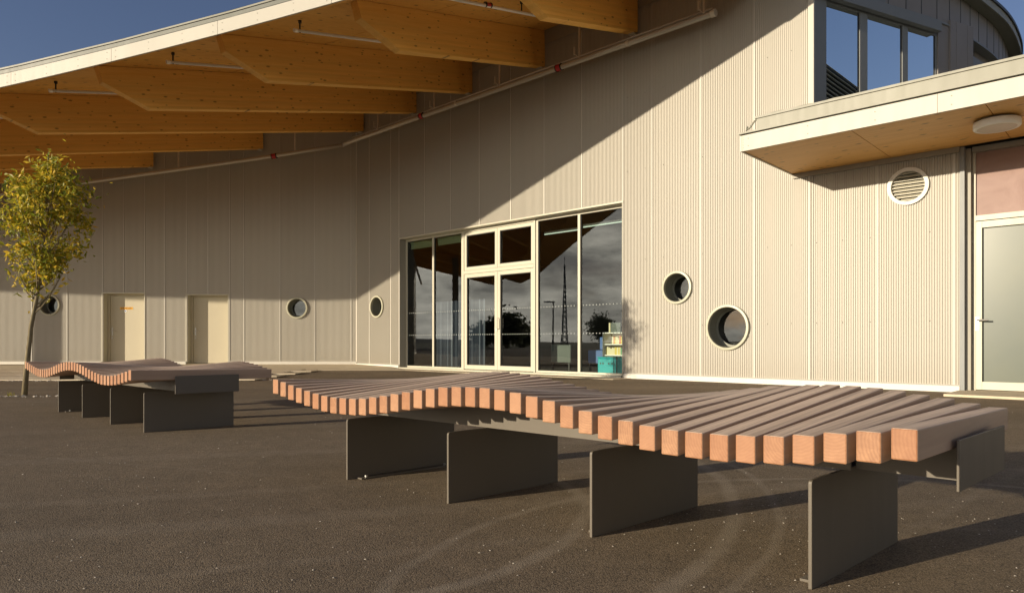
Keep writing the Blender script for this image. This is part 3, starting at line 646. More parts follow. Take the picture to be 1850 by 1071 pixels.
# ------------------------------------------------------------------ curved upper storey
up_ = part('curved_upper_storey')
dW = Vector((.9, .436)).normalized(); nW = Vector((dW.y, -dW.x))
def W_(tt, o, z): p = K2 + dW * tt + nW * o; return Vector((p.x, p.y, z))
def tW(u, o=0): k = (u - 925) / F; a = K2 + nW * o; return (k * a.y - a.x) / (dW.x - k * dW.y)
zb, zh = 3.4, 6.02
def wb(t0, t1, z0, z1, o0, o1, name, mt, bv=0): m = MB(); m.box(W_, t0, t1, o0, o1, z0, z1); return subp(m, name, mt, up_, bevel=bv)
wb(.012, tW(1493), zb, 6.6, -.12, .0, 'window_jamb', 'graymetal')
wx = [tW(1493), tW(1555), tW(1568.5), tW(1632), tW(1641.5), tW(1676), tW(1692)]
for a, b in ((wx[0], wx[1]), (wx[2], wx[3]), (wx[4], wx[6])):
    m = MB(); m.quad(W_(a, -.035, zb), W_(b, -.035, zb), W_(b, -.035, zh), W_(a, -.035, zh)); subp(m, 'pane', 'solarglass', up_)
    wb(a, a + .02, zb, zh, -.1, -.03, 'gasket', 'black'); wb(b - .03, b, zb, zh, -.1, -.03, 'gasket', 'black')
wb(wx[1], wx[2], zb, zh, -.12, -.012, 'mullion', 'graymetal'); wb(wx[3], wx[4], zb, zh, -.12, -.012, 'mullion', 'graymetal'); wb(wx[5], wx[6] - .03, zb, zh, -.09, -.05, 'side_panel', 'barrel')
wb(wx[0], wx[6] + .04, zh, zh + .07, -.12, -.02, 'head_rail', 'graymetal'); wb(wx[6], wx[6] + .04, zb, zh, -.12, -.02, 'window_jamb', 'graymetal')
wb(.012, tW(1702, .1), zh + .03, zh + .2, .0, .1, 'window_hood', 'graymetal', .004)
wb(.012, wx[6] + .04, zh + .07, 6.6, -.12, -.0, 'hood_backing', 'graymetal')
tj = [wx[6] + .04, tW(1714), tW(1725), tW(1745), tW(1755.5)]
for a, b in zip(tj, tj[1:]): wb(a + .004, b - .004, zb, 6.35, -.1, .0 if a < tj[1] - .01 else .03, 'wall_panel', 'drumclad')
# second window bay further round
pb0 = W_(tj[-1], .03, 0); ds = Vector((.80, .60)).normalized(); ns = Vector((ds.y, -ds.x)); q0 = Vector((pb0.x, pb0.y))
def V_(tt, o, z): p = q0 + ds * tt + ns * o; return Vector((p.x, p.y, z))
def vb(t0, t1, z0, z1, o0, o1, name, mt): m = MB(); m.box(V_, t0, t1, o0, o1, z0, z1); return subp(m, name, mt, up_)
vb(-.02, .9, zb, 6.35, -.6, -.42, 'hood_backing', 'graymetal'); vb(-.02, .78, zb, zh - .25, -.42, -.40, 'side_panel', 'black'); vb(.0, .98, zh - .22, zh - .03, -.42, -.16, 'window_hood', 'graymetal'); vb(.9, 5, zb, 6.35, -.45, -.3, 'wall_panel', 'drumclad')
Fp = [(4.75, 10.55), (6.0, 11.1), (7.2, 11.65), (8.0, 12.1), (8.62, 12.55), (9.52, 13.27), (10.3, 14.05), (11.05, 14.95), (11.7, 16.0), (12.2, 17.2), (12.5, 18.5), (12.6, 20)]
def offs(P, d):
    r_ = []
    for k, p in enumerate(P):
        a = Vector(P[max(0, k-1)]); b = Vector(P[min(len(P)-1, k+1)]); t_ = (b - a).normalized(); r_.append(Vector(p) + Vector((-t_.y, t_.x)) * d)
    return r_
def dense(P, st=.06):
    P = [Vector(p) for p in P]; o_ = []
    for k in range(len(P)-1):
        p0, p1, p2, p3 = P[max(0, k-1)], P[k], P[k+1], P[min(len(P)-1, k+2)]
        n_ = max(2, int((p2-p1).length / st))
        for j in range(n_):
            t_ = j / n_; o_.append(.5*((2*p1)+(p2-p0)*t_+(2*p0-5*p1+4*p2-p3)*t_*t_+(3*p1-p0-3*p2+p3)*t_**3))
    return o_ + [P[-1]]
FD = dense(Fp)
def wall_band(P, i0, i1, z0, z1, th, name, mt):
    a = P[i0:i1+1]; b = offs(a, th) if len(a) > 2 else a; m = MB()
    for k in range(len(a)-1):
        m.hexa([(*a[k], z0), (*a[k+1], z0), (*b[k+1], z0), (*b[k], z0), (*a[k], z1), (*a[k+1], z1), (*b[k+1], z1), (*b[k], z1)])
    return subp(m, name, mt, up_)
UD = offs(FD, .22)
i = 0
while i < len(UD) - 3:
    j = min(i + 7, len(UD) - 1); wall_band(UD, i, j, 6.27, 6.86, .1, 'wall_panel', 'drumclad')
    p, q_ = UD[j], UD[max(0, j-1)]; i = j
    tt = (p - q_).normalized(); nn = Vector((tt.y, -tt.x)) * .006
    m = MB(); m.hexa([(*(p - tt*.006), 6.27), (*(p + tt*.006), 6.27), (*(p + tt*.006 + nn), 6.27), (*(p - tt*.006 + nn), 6.27)] + [(*(p - tt*.006), 6.86), (*(p + tt*.006), 6.86), (*(p + tt*.006 + nn), 6.86), (*(p - tt*.006 + nn), 6.86)]); subp(m, 'joint_strip', 'darkedge', up_)
wall_band(offs(FD, .19), 0, len(FD)-1, 6.24, 6.275, .30, 'drip_flashing', 'graymetal')
wall_band(offs(FD, .025), 0, len(FD)-1, 6.865, 6.885, .30, 'roof_soffit', 'barrel')
wall_band(FD, 0, len(FD)-1, 6.85, 6.98, .025, 'roof_fascia', 'edge')
wall_band(offs(FD, -.03), 0, len(FD)-1, 6.98, 7.03, .08, 'roof_edge_trim', 'darkedge')
m = MB(); m.poly([Vector((*p, 7.0)) for p in FD[::6]] + [Vector((6, 22, 7.0))]); subp(m, 'roof_covering', 'edge', up_)

# ------------------------------------------------------------------ pipework under the roof
pw = empty('sprinkler_main', 'long galvanised sprinkler pipe with red couplings hung along the wall head', 'pipe', (0, 0, 0))
s_end = sA(1287, .3); zp = 6.17
mainp = [A(s_end, .3, zp), A(.2, .3, zp - .02), B(C0.x - .3, .32, 6.06)] + [B(x, .32, 6.06 - .139 * (C0.x - x)) for x in (-7, -10, -14, -18, -21)]
m = MB(); m.tube(mainp[:3], .052, 14); m.build('pipe', 'galv', pw, smooth=True)
m = MB(); m.tube(mainp[2:], .052, 14); m.build('pipe', 'galv', pw, smooth=True)
m = MB(); m.tube([A(s_end - .02, .3, zp), A(s_end + .06, .3, zp)], .064, 14); m.build('end_cap', 'galv', pw)
m = MB(); m.tube([A(s_end, .3, zp + .085), A(.2, .3, zp + .065)], .022, 8); m.build('conduit', 'galv', pw, smooth=True)
def couple(p, d, r=.068, par=None):
    d = Vector(d).normalized(); c_ = empty('coupling', parent=par)
    m = MB(); m.tube([p - d*.05, p + d*.05], r, 14); m.build('sleeve', 'red', c_)
    for q in (-.07, .055): m = MB(); m.tube([p + d*q, p + d*(q+.02)], r + .006, 14); m.build('collar', 'black', c_)
ta3 = Vector((tA.x, tA.y, 0))
for u in (1010, 762): couple(A(sA(u, .3), .3, zp), ta3, .068, pw)
x_ = xB(495, .32); couple(B(x_, .32, 6.06 - .139 * (C0.x - x_)), (1, 0, .139), .068, pw)
for u in (1135, 825): m = MB(); q = A(sA(u, .3), .3, zp); m.tube([q - ta3*.03, q + ta3*.03], .062, 12); m.build('joint_collar', 'galv', pw)
for u in (1272, 1047, 903, 785, 683):
    q = A(sA(u, .3), .3, zp); hg = empty('hanger', parent=pw); m = MB(); top = WT - .12 if u != 1272 else WT - .3
    m.tube([q, Vector((q.x, q.y, top))], .028, 8); m.build('hanger_rod', 'galv', hg)
    m = MB(); m.tube([q + Vector((-.10, -.02, .25)), q + Vector((-.10, -.02, .10))], .02, 8); m.tube([q + Vector((-.10, -.02, .12)), q + Vector((0, 0, .05))], .012, 6); m.build('bracket', 'galv', hg)
for u in (533, 323, 100):
    x_ = xB(u, .32); q = B(x_, .32, 6.06 - .139 * (C0.x - x_)); hg = empty('hanger', parent=pw); m = MB(); m.tube([q, Vector((q.x, q.y, topB(x_) - .1))], .026, 8); m.build('hanger_rod', 'galv', hg)
names = {1: 'upper right bay, its red coupling in view', 2: 'bay behind the second full beam from the right, ', 3: ''}
blab = {1: 'white branch pipe nearest the upper roof corner', 2: 'white branch pipe with a red coupling, topmost and rightmost under the timber roof',
        3: 'white branch pipe hung second from the right under the timber roof', 4: 'white branch pipe hung in the middle bay under the timber roof',
        5: 'white branch pipe hung second from the left in view under the timber roof', 6: 'white branch pipe at the far left edge under the timber roof'}
for k in range(1, 8):
    Ta, Wa = deckline(k); Tb, Wb = deckline(k + 1); T = (Ta + Tb) / 2; W = (Wa + Wb) / 2; d = W - T; ln = math.hypot(d.x, d.y); b = d / ln
    s0 = {2: -.0, 3: .2, 4: .2, 5: .2}.get(k, .2)
    br = empty('sprinkler_branch', blab.get(k, 'white branch pipe in the far left bay under the timber roof'), 'pipe', (0, 0, 0), group='white branch pipes between the roof beams')
    a = T + b * s0 + Vector((0, 0, -.175)); e_ = W - b * .7 + Vector((0, 0, -.22)); m = MB(); m.tube([a, e_], .027, 10); m.build('pipe', 'white', br, smooth=True)
    m = MB(); m.tube([a - b * .01, a + b * .05], .034, 10); m.build('end_cap', 'white', br)
    for ss in (.10, 2.2, 4.2):
        if ss < ln - 1.2: m = MB(); q = a + b * ss; m.tube([q + Vector((0, 0, -.03)), q + Vector((0, 0, .17))], .014, 6); m.tube([q + Vector((0, 0, .135)), q + Vector((0, 0, .172))], .03, 8); m.build('hanger', 'black', br)
    if k == 2: couple(a + b * 1.35, b, .04, br)
    if k == 3: couple(a + b * 3.1, b, .04, br)

# ------------------------------------------------------------------ interior seen through the glass
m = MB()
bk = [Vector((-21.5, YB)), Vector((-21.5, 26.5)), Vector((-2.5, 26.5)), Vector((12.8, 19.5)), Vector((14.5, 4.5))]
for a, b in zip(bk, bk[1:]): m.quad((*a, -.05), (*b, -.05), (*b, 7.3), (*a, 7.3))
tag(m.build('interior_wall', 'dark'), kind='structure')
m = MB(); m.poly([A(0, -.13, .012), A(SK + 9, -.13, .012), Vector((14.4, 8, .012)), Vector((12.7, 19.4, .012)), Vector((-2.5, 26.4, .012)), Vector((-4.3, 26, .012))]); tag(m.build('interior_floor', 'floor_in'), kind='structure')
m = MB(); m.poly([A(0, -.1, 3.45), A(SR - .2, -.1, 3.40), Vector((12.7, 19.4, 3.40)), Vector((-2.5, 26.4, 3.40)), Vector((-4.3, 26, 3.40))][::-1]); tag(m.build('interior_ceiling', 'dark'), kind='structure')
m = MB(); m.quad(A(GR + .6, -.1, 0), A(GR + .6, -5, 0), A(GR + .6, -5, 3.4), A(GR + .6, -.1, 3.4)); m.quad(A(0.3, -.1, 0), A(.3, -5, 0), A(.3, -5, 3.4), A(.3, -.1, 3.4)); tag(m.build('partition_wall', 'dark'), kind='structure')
def inner(u, r, z): return A(sA(u, -r), -r, z)
# lights
for (u0, u1, r, lb) in ((984, 1046, 1.1, 'lit strip light on the ceiling behind the third tall pane'), (1054, 1128, .9, 'lit strip light on the ceiling behind the right pane')):
    m = MB(); a = A(sA(u0, -r), -r, 3.16); b = A(sA(u1, -r), -r, 3.16); m.tube([a, b], .012, 8); lt = empty('strip_light', lb, 'lamp', (0, 0, 0), group='strip lights inside the entrance'); m.build('tube', 'tube', lt)
    m = MB(); m.tube([a + Vector((0, 0, .04)), b + Vector((0, 0, .04))], .02, 6); m.build('housing', 'white', lt)
# book case and teal box
r = .75; sa = sA(1088.5, -r)
bc = empty('bookcase', 'open white bookcase of books inside the right pane', 'bookcase', (0, 0, 0))
def ib(par, x0, x1, o0, o1, z0, z1, name, mt, bv=.0): m = MB(); m.box(A, x0, x1, -o0, -o1, z0, z1); return m.build(name, mt, par, bevel=bv)
zs = [.40, .625, .86]; w2 = 1.1
ib(bc, sa, sa + .02, r, r + .3, .0, .88, 'side_panel', 'white'); ib(bc, sa + w2, sa + w2 + .02, r, r + .3, .0, .88, 'side_panel', 'white')
for z in zs: ib(bc, sa + .02, sa + w2, r, r + .3, z, z + .02, 'shelf', 'white')
ib(bc, sa + .02, sa + w2, r + .29, r + .3, .02, .86, 'back_panel', 'book_cream')
bl = {'book_cream': 'cream', 'book_yellow': 'yellow', 'book_green': 'green', 'book_red': 'red', 'book_blue': 'blue'}
m = MB(); bmats = list(bl)
for row, z in enumerate(zs[:2]):
    q = sa + (.03 if row == 0 else .20)
    while q < sa + .75:
        wd = random.uniform(.02, .045); hh = random.uniform(.12, .17); m.box(A, q, q + wd - .002, -(r + .05), -(r + .22), z + .021, z + .021 + hh, random.choice((0, 0, 0, 0, 1, 1, 2, 3))); q += wd
tag(m.build('books', bmats), 'rows of small cream, yellow and green books on the bookcase shelves', 'books', kind='stuff')
for (x0, x1, hh, mt, lb) in ((.13, .17, .20, 'book_cream', 'cream box file standing on top of the bookcase'), (.18, .42, .20, 'grey_board', 'grey display box standing on top of the bookcase')):
    tag(ib(None, sa + x0, sa + x1, r + .04, r + .24, .881, .881 + hh, 'box_file', mt, .003), lb, 'box file')
sb0 = sA(1079.5, -.32)
cr_ = empty('storage_crate', 'teal plastic storage crate on the floor behind the right pane', 'crate', (0, 0, 0))
ib(cr_, sb0, sb0 + .95, .32, .68, .03, .36, 'body', 'teal', .02); ib(cr_, sb0 - .01, sb0 + .96, .31, .69, .36, .385, 'rim', 'teal', .008)
for x in (.06, .12, .26, .34, .6): ib(cr_, sb0 + x, sb0 + x + .03, .315, .33, .24, .27, 'handle_hole', 'dark')
fr_ = empty('metal_frame', 'thin black metal frame standing in front of the teal crate', 'frame', (0, 0, 0))
m = MB(); x = sA(1109, -.27); m.tube([A(x, -.27, .02), A(x, -.27, .40), A(x + .6, -.27, .40), A(x + .6, -.27, .02)], .011, 6); m.build('rail', 'black', fr_); m = MB(); x += .07; m.tube([A(x, -.27, .02), A(x, -.27, .4)], .011, 6); m.build('upright', 'black', fr_)
# curtain, board, low tables inside
m = MB(); q0_ = a2(745); q1_ = a2(835); n_ = 60
for k in range(n_):
    s0, s1 = q0_ + (q1_ - q0_) * k / n_, q0_ + (q1_ - q0_) * (k+1) / n_; f_ = lambda s: -1.0 + .06 * math.sin(s * 42)
    m.quad(A(s0, f_(s0), .05), A(s1, f_(s1), .05), A(s1, f_(s1), 1.75), A(s0, f_(s0), 1.75))
tag(m.build('curtain', 'curtain', smooth=True), 'dark blue pleated curtain hanging inside the left panes', 'curtain')
for u_, hh, mt, lb in ((995, .62, 'grey_board', 'low grey board standing inside behind the third tall pane'), (1062, .5, 'book_blue', 'dark blue tub chair inside beside the bookcase')):
    x = sA(u_, -1.6); nm = 'display_board' if mt == 'grey_board' else 'tub_chair'; p = empty(nm, lb, 'board' if mt == 'grey_board' else 'chair', (0, 0, 0))
    ib(p, x, x + .6, 1.6, 1.65 if mt == 'grey_board' else 2.1, .2, hh, 'panel' if mt == 'grey_board' else 'seat', mt, .02)
    for dx in (.03, .53): ib(p, x + dx, x + dx + .04, 1.6, 1.64, .02, .2, 'leg', 'black')
    if mt != 'grey_board': ib(p, x, x + .6, 2.05, 2.12, hh, hh + .3, 'backrest', mt, .02)

# ------------------------------------------------------------------ ground
def sheet(name, pts, z, mt): m = MB(); m.poly([Vector((*p, z)) for p in pts]); return tag(m.build(name, mt), kind='structure')
sheet('ground', [(-4000, -4000), (4000, -4000), (4000, 4000), (-4000, 4000)], -.012, 'field')
sheet('asphalt_yard', [(-60, -25), (40, -25), (40, 30), (-60, 30)], 0, 'asphalt')
# pavement along the walls
m = MB(); m.prism([Vector((-22, YB + .3, -.01)), Vector((-22, 16.6, -.01)), Vector((-22, 16.6, .006)), Vector((-22, YB + .3, ZB))], [Vector((C0.x + .6, YB + .3, -.01)), Vector((-2.6, 16.6, -.01)), Vector((-2.6, 16.6, .006)), Vector((C0.x + .6, YB + .3, ZB))])
pv = tag(m.build('pavement', 'paving'), kind='structure')
pp = [A(.3, .62, 0), A(GR + .2, .62, 0), A(GR + .2, -.1, 0), A(.3, -.1, 0)]
m = MB(); m.prism([p + Vector((0, 0, -.01)) for p in pp], [p + Vector((0, 0, .006)) for p in pp]); tag(m.build('threshold_path', 'paving'), kind='structure')
pp = [A(SR - .05, .95, 0), A(SR + 6, .95, 0), A(SR + 6, -.3, 0), A(SR - .05, -.3, 0)]
m = MB(); m.prism([p + Vector((0, 0, -.01)) for p in pp], [p + Vector((0, 0, .03)) for p in pp]); tag(m.build('door_step', 'paving', bevel=.006), kind='structure')
# paving slabs at the left, the ones in view each their own
slab_root = tag(empty('paved_terrace'), kind='structure')
me0 = None
sheet('terrace_bed', [(-16.5, 12.05), (-4.6, 12.05), (-4.6, 16.62), (-16.5, 16.62)], .004, 'reveal')
for ry in range(8):
    y0 = 12.1 + ry * .565; off = (ry % 2) * .45
    for rx in range(13):
        x0 = -16.2 + rx * .9 + off
        if x0 > -5.2: continue
        if me0 is None:
            m = MB(); m.box(ident, 0, .885, 0, .55, 0, .02); o = m.build('paving_slab', 'paving', bevel=.004); me0 = o
        else: o = me0.copy(); col.objects.link(o)
        o.location = (x0, y0, .006 + random.uniform(0, .004)); o.parent = slab_root
# grit on the yard, pebble rows, weeds
def stone(m, x, y, z, r):
    i = len(m.v); a = random.uniform(0, 6); q = [(r * random.uniform(.7, 1.2) * math.cos(a + k * 1.5708), r * random.uniform(.6, 1.1) * math.sin(a + k * 1.5708)) for k in range(4)]
    for dx, dy in q: m.v.append((x + dx, y + dy, z + r * .15))
    m.v.append((x, y, z + r * random.uniform(.6, .9)))
    for k in range(4): m.f.append((i + k, i + (k+1) % 4, i + 4)); m.mi.append(0)
m = MB()
for k in range(1500):
    Y = 1.3 * math.exp(random.random() * 2.3); X = Y * random.uniform(-.95, .95); stone(m, X, Y, .0, random.choice((.0016, .002, .0028, .004)) * (.8 + Y * .14))
for cx, cy, n_ in ((.62, 2.75, 60), (1.5, 2.6, 50), (.15, 2.7, 30), (.9, 2.25, 25), (-1.5, 3.2, 16), (-2.3, 3.6, 14)):
    for k in range(n_): stone(m, random.gauss(cx, .28), random.gauss(cy, .2), 0, random.choice((.0018, .0025, .004)))
tag(m.build('loose_grit', 'grit'), kind='stuff')
m = MB()
for (x0, x1, yc, wd) in ((-9.5, -4.75, 8.62, .05), (-12, -5.4, 12.0, .04), (-6.0, -2.6, 12.35, .06)):
    for k in range(int((x1 - x0) * 60)): stone(m, random.uniform(x0, x1), random.gauss(yc, wd), 0, random.uniform(.008, .03))
tag(m.build('pebble_strip', 'grit'), kind='stuff')
m = MB()
for cx, cy in ((-6.6, 8.62), (-6.9, 8.6), (-6.3, 8.65), (-5.15, 8.7), (-5.1, 8.66), (-7.2, 8.6)):
    for k in range(26):
        a = random.uniform(0, 6.28); h_ = random.uniform(.02, .07); x = cx + random.gauss(0, .03); y = cy + random.gauss(0, .02); dx, dy = math.cos(a) * .012, math.sin(a) * .012
        m.poly([(x - dy * .4, y + dx * .4, 0), (x + dy * .4, y - dx * .4, 0), (x + dx * 2, y + dy * 2, h_)])
tag(m.build('weeds', 'leaf'), kind='stuff')

# ------------------------------------------------------------------ slatted wave bench
ax = Vector((.735, -.678, 0)).normalized(); dd = Vector((.733, .68, 0)).normalized(); LEG = Vector((.817, 1.902, 0)); OV = .19; SL = 1.04; PIT = .0752
def make_bench():
    root = empty('wave_bench', 'nearer slatted hardwood wave bench on grey steel plate legs, right foreground', 'bench', LEG, group='slatted wave benches on the asphalt')
    q = lambda a, l, z: ax * a + dd * l + Vector((0, 0, z))       # relative to the right leg's near foot
    aR = .323; zc = .4715; am = .0445; tk = .073; wd = .0555
    def zn(i): return zc - am * math.cos(2 * math.pi * (i - 7.6) / 23.6)
    def zf(i): return zc + am * math.cos(2 * math.pi * (i - 7.6) / 23.6)
    bev = .0035
    for i in range(39):
        a1 = aR - (38 - i) * PIT; a0 = a1 - wd; jn = random.uniform(-.001, .001)
        z0, z1 = zn(i) + jn, zf(i) + jn
        p = [q(a0, -OV, z0 - tk), q(a1, -OV, z0 - tk), q(a1, SL - OV, z1 - tk), q(a0, SL - OV, z1 - tk), q(a0, -OV, z0), q(a1, -OV, z0), q(a1, SL - OV, z1), q(a0, SL - OV, z1)]
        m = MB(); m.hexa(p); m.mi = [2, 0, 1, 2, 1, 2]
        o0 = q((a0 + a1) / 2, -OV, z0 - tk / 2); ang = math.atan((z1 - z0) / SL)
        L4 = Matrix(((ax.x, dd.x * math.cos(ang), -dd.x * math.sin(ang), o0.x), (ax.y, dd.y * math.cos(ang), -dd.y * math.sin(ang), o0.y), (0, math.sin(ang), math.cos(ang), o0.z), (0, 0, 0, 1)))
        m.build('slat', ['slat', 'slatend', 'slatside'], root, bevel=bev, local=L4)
    def zbot(i, l): f_ = (l + OV) / SL; return zn(i) * (1 - f_) + zf(i) * f_ - tk - .001
    aL = aR - 38 * PIT
    for l0 in (.215, .255, .56):                  # long channel rails, top edge following the slats
        m = MB(); n_ = 78
        for k in range(*{.215: (0, 70), .255: (70, n_), .56: (0, n_)}[l0]):
            i0, i1 = k * 38 / n_, (k + 1) * 38 / n_; b0, b1 = aL + .0 + i0 * PIT, aL + i1 * PIT
            for (la, lb) in ((l0, l0 + .006),):
                m.hexa([q(b0, la, .303), q(b1, la, .303), q(b1, lb, .303), q(b0, lb, .303), q(b0, la, zbot(i0, la)), q(b1, la, zbot(i1, la)), q(b1, lb, zbot(i1, lb)), q(b0, lb, zbot(i0, lb))])
        m.build('rail', 'steel', root)
    am = aL + 70 * 38 / 78 * PIT
    for (u0, u1, l0) in ((aL, am, .222), (am + .001, aR, .262)):
        m = MB(); m.prism([q(u0, l0, .306), q(u0, .559, .306), q(u0, .559, .312), q(u0, l0, .312)], [q(u1, l0, .306), q(u1, .559, .306), q(u1, .559, .312), q(u1, l0, .312)]); m.build('channel_web', 'steel', root)
    for s_, a in ((1, aR + .001), (-1, aL - wd - .001)):
        m = MB(); m.prism([q(a, .10, .300), q(a, .565, .300), q(a, .565, .432), q(a, .10, .432)], [q(a + s_ * .007, .10, .300), q(a + s_ * .007, .565, .300), q(a + s_ * .007, .565, .432), q(a + s_ * .007, .10, .432)]); m.build('end_plate', 'steel', root, bevel=.002)
    for k in range(4):
        a = -.743 * k
        pr = [(0, 0), (.67, 0), (.67, .302), (.06, .302), (.008, .300), (.002, .297), (0, .290)]
        m = MB(); m.prism([q(a, l, z) for l, z in pr], [q(a + .0105, l, z) for l, z in pr]); m.build('leg', 'steel', root, bevel=.0015)
        s_ = 1 if k == 3 else -1; a_ = a + (.0105 if s_ > 0 else 0)
        m = MB(); m.prism([q(a_, .05, .0), q(a_ + s_ * .045, .05, 0), q(a_ + s_ * .045, .62, 0), q(a_, .62, 0)][::s_], [q(a_, .05, .008), q(a_ + s_ * .045, .05, .008), q(a_ + s_ * .045, .62, .008), q(a_, .62, .008)][::s_]); 
        fp = m.build('foot_plate', 'steel', root, bevel=.001)
        for l in (.09, .58): m = MB(); b_ = q(a_ + s_ * .025, l, .008); m.tube([b_, b_ + Vector((0, 0, .008))], .008, 6); bo = m.build('bolt', 'chrome', fp)
    return root
def copy_tree(o, parent=None):
    c = o.copy(); col.objects.link(c); c.parent = parent
    for ch in [x for x in o.children]: copy_tree(ch, c)
    return c
bench = make_bench()
b2 = copy_tree(bench); b2.location = (-2.778, 5.194, 0); b2['label'] = 'farther slatted hardwood wave bench beside the young tree, seen end on at left'

# ------------------------------------------------------------------ young tree
def leafy(name, base, top, label, cat, crownpts, nleaf, rxy, z0, z1, lsz, lmat, trunk_r, lean_pts, group=None, seed=1, branches=22):
    rnd = random.Random(seed); tr = empty(name, label, cat, base, group=group)
    m = MB(); pts = [Vector(p) for p in lean_pts]; n = len(pts)
    m.tube(pts, [trunk_r * (1 - .82 * k / (n - 1)) for k in range(n)], 10); trunk = m.build('trunk', 'bark', tr, smooth=True)
    tips_ = []
    def ax_at(z):
        for a, b in zip(pts, pts[1:]):
            if a.z <= z <= b.z: return a.lerp(b, (z - a.z) / (b.z - a.z))
        return pts[-1]
    m = MB()
    for k in range(branches):
        zb_ = z0 - .25 * (z1 - z0) * rnd.random() ** 2 + (z1 - z0) * .75 * rnd.random(); zb_ = z0 * (.76 + .04 * k) if k < 6 else zb_; p = ax_at(max(zb_, pts[0].z + .1)); a = rnd.uniform(0, 6.283) if k > 5 else k * 1.05
        ln_ = rxy * rnd.uniform(.7, 1.15); q1 = p + Vector((math.cos(a) * ln_ * .45, math.sin(a) * ln_ * .45, ln_ * .45)); q2 = q1 + Vector((math.cos(a) * ln_ * .35, math.sin(a) * ln_ * .35, ln_ * .75))
        r0 = trunk_r * .32; m.tube([p, p.lerp(q1, .5) + Vector((0, 0, -.02)), q1, q2], [r0, r0 * .7, r0 * .5, r0 * .2], 5, mi=0); tips_.append((q1, q2))
    m.build('branches', 'bark', tr, smooth=True)
    m = MB(); cz = (z0 + z1) / 2; hz = (z1 - z0) / 2
    clumps = []
    for k in range(crownpts):
        while True:
            x, y, z = [rnd.uniform(-1, 1) for _ in range(3)]
            if x*x + y*y + z*z < 1 and x*x + y*y + z*z > .12 * rnd.random(): break
        prof = (1 - .38 * z) if z > 0 else (1 + .42 * z)
        c_ = ax_at(cz + z * hz); clumps.append((Vector((c_.x + x * rxy * prof, c_.y + y * rxy * prof, cz + z * hz)), rnd.uniform(.09, .17) * (rxy / .55)))
    for k in range(nleaf):
        c_, r_ = rnd.choice(clumps); p = c_ + Vector([rnd.gauss(0, r_ * (.62 if rnd.random() < .88 else 1.3)) for _ in range(3)])
        u_ = Vector([rnd.gauss(0, 1) for _ in range(3)]); u_.z -= .35; u_.normalize(); v_ = u_.cross(Vector([rnd.gauss(0, 1) for _ in range(3)])).normalized()
        s_ = lsz * rnd.uniform(.65, 1.25); w_ = v_ * s_ * .21; n_ = u_.cross(v_) * s_ * .07
        a, b = p, p + u_ * s_; md = p + u_ * s_ * .5
        i = len(m.v); m.v += [tuple(a), tuple(md + w_ + n_), tuple(b), tuple(md - w_ + n_)]; m.f += [(i, i+1, i+2, i+3)]; m.mi += [0]
    m.build('crown', lmat, tr); return tr
leafy('young_tree', (-6.27, 8.86, 0), None, 'slim young tree with yellow green autumn leaves at left beside the farther bench', 'tree', 85, 4600, .47, 1.38, 3.12, .08, 'leaf', .036,
      [(0, 0, -.02), (.03, 0, .35), (.09, 0, .9), (.17, 0, 1.3), (.24, .0, 1.85), (.29, .0, 2.5), (.31, 0, 3.12)], branches=34, seed=4)

# ------------------------------------------------------------------ what the glass mirrors, left of and behind the camera
def mirr(u, D):                             # plan point at distance D beyond the glass along the ray mirrored at photo column u
    r_ = Vector(((u - 925) / F, 1)); p = r_ * ((CA + RC) / (nA @ r_)); d = r_ - nA * (2 * (r_ @ nA)); return p + d * D, p.y + D
mp_, dep = mirr(1020, 170); hm = H + (618 - 478) / F * dep
mast = empty('lattice_mast', 'tall tapering lattice mast mirrored in the third tall pane', 'mast', (mp_.x, mp_.y, 0))
m = MB(); bw = .85
def ml(z, k): w_ = bw * (1 - .93 * (z / hm) ** .7) ; return Vector(((-1, 1, 1, -1)[k] * w_, (-1, -1, 1, 1)[k] * w_, z))
for k in range(4): m.tube([ml(z * hm / 8, k) for z in range(9)], .13, 5)
m.build('legs', 'graymetal', mast)
m = MB(); nb = 16
for j in range(nb):
    for k in range(4): m.tube([ml(j * hm / nb, k), ml((j + 1) * hm / nb, (k + 1) % 4)], .08, 4); m.tube([ml(j * hm / nb, (k + 1) % 4), ml((j + 1) * hm / nb, k)], .06, 4)
m.build('lattice_bracing', 'graymetal', mast)
m = MB(); m.tube([(0, 0, hm - 1), (0, 0, hm + 2.2)], .08, 5); m.build('antenna', 'graymetal', mast)
lpn, dep = mirr(999, 38); hl = H + (618 - 546) / F * dep
ps = empty('street_lamp', 'grey street lamp on a straight pole mirrored in the third tall pane', 'street lamp', (lpn.x, lpn.y, 0))
m = MB(); m.tube([(0, 0, 0), (0, 0, hl)], [.08, .05], 8); m.build('pole', 'graymetal', ps); m = MB(); m.box(ident, -.1, .1, -.1, .7, hl - .02, hl + .08); m.build('lamp_head', 'graymetal', ps)
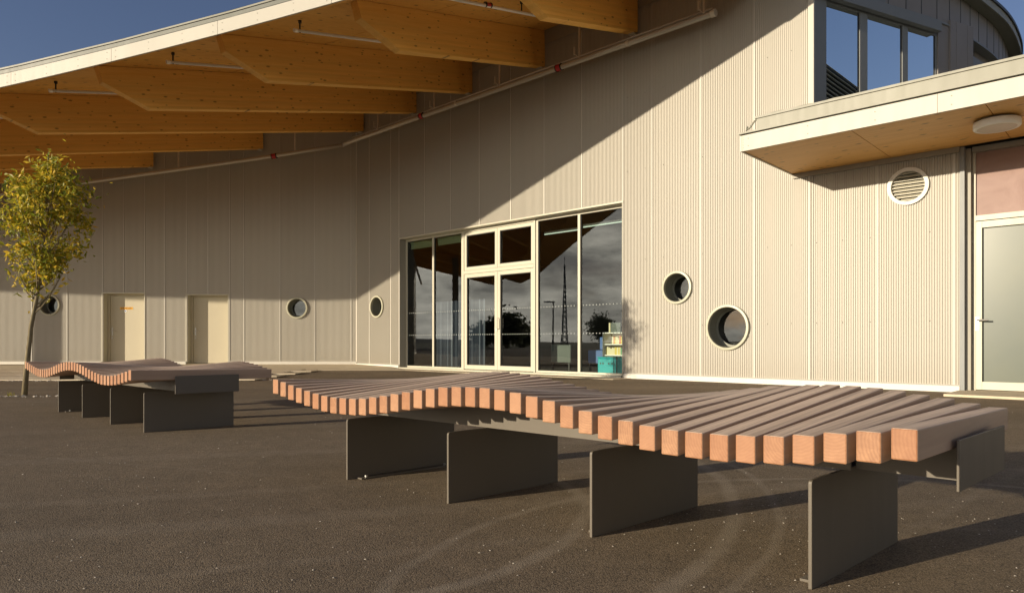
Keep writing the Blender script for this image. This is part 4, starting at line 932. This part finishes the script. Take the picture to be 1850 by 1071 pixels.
for (u, D, hh, rr, lb) in ((915, 60, None, 2.2, 'broad dark tree mirrored in the right door leaf'), (945, 75, None, 1.7, 'smaller dark tree mirrored at the right edge of the door'), (872, 70, None, 1.5, 'dark tree mirrored in the left door leaf'), (1085, 110, None, 2.4, 'distant dark tree mirrored in the right pane')):
    p, dep = mirr(u, D); top = H + (618 - (570 if rr > 2 and rr < 3 else 590)) / F * dep
    leafy('dark_tree', (p.x, p.y, 0), None, lb, 'tree', 160, 2600, rr, top * .22, top, .55, 'darkleaf', .22, [(0, 0, 0), (.1, 0, top * .3), (0, 0, top * .6), (0, 0, top * .9)], 'trees mirrored in the entrance glass', seed=int(u), branches=8)
m = MB(); n_ = 90                            # low ridge on the horizon all round
for k in range(n_):
    a0, a1 = 2 * math.pi * k / n_, 2 * math.pi * (k + 1) / n_; hf = lambda a: 9 + 5 * math.sin(a * 3 + 1) + 3 * math.sin(a * 7) 
    P0 = Vector((math.cos(a0) * 900, math.sin(a0) * 900, -1)); P1 = Vector((math.cos(a1) * 900, math.sin(a1) * 900, -1))
    m.quad(P0, P1, P1 * 1.15 + Vector((0, 0, hf(a1))), P0 * 1.15 + Vector((0, 0, hf(a0))))
    m.quad(P0 * 1.15 + Vector((0, 0, hf(a0))), P1 * 1.15 + Vector((0, 0, hf(a1))), P1 * 2, P0 * 2)
tag(m.build('hills', 'hill'), kind='structure')
# louvred plant screen on the far side, mirrored in the first upper window
ls = empty('louvred_screen', 'tall dark louvred screen mirrored in the left upper window', 'screen', (0, 0, 0))
dl = Vector((.99, .11)); pl = Vector((12.3, 8.6))
def S_(t_, o, z): p = pl + dl * t_ + Vector((dl.y, -dl.x)) * o; return Vector((p.x, p.y, z))
z = 3.6; me_ = None
m = MB(); m.box(S_, 0, .08, 0, .1, 0, 8.35); m.box(S_, 5.9, 6, 0, .1, 0, 8.35); m.build('post', 'graymetal', ls)
m = MB(); m.box(S_, .08, 5.9, .06, .08, 0, 8.35); m.build('backing', 'black', ls)
while z < 8.3:
    if me_ is None: m = MB(); m.prism([S_(.08, -.05, 0), S_(.08, .05, .05), S_(.08, .05, .058), S_(.08, -.05, .008)], [S_(5.9, -.05, 0), S_(5.9, .05, .05), S_(5.9, .05, .058), S_(5.9, -.05, .008)]); o = m.build('louvre_blade', 'trim', ls); me_ = o; o.location.z = z
    else: o = me_.copy(); col.objects.link(o); o.location.z = z
    z += .13
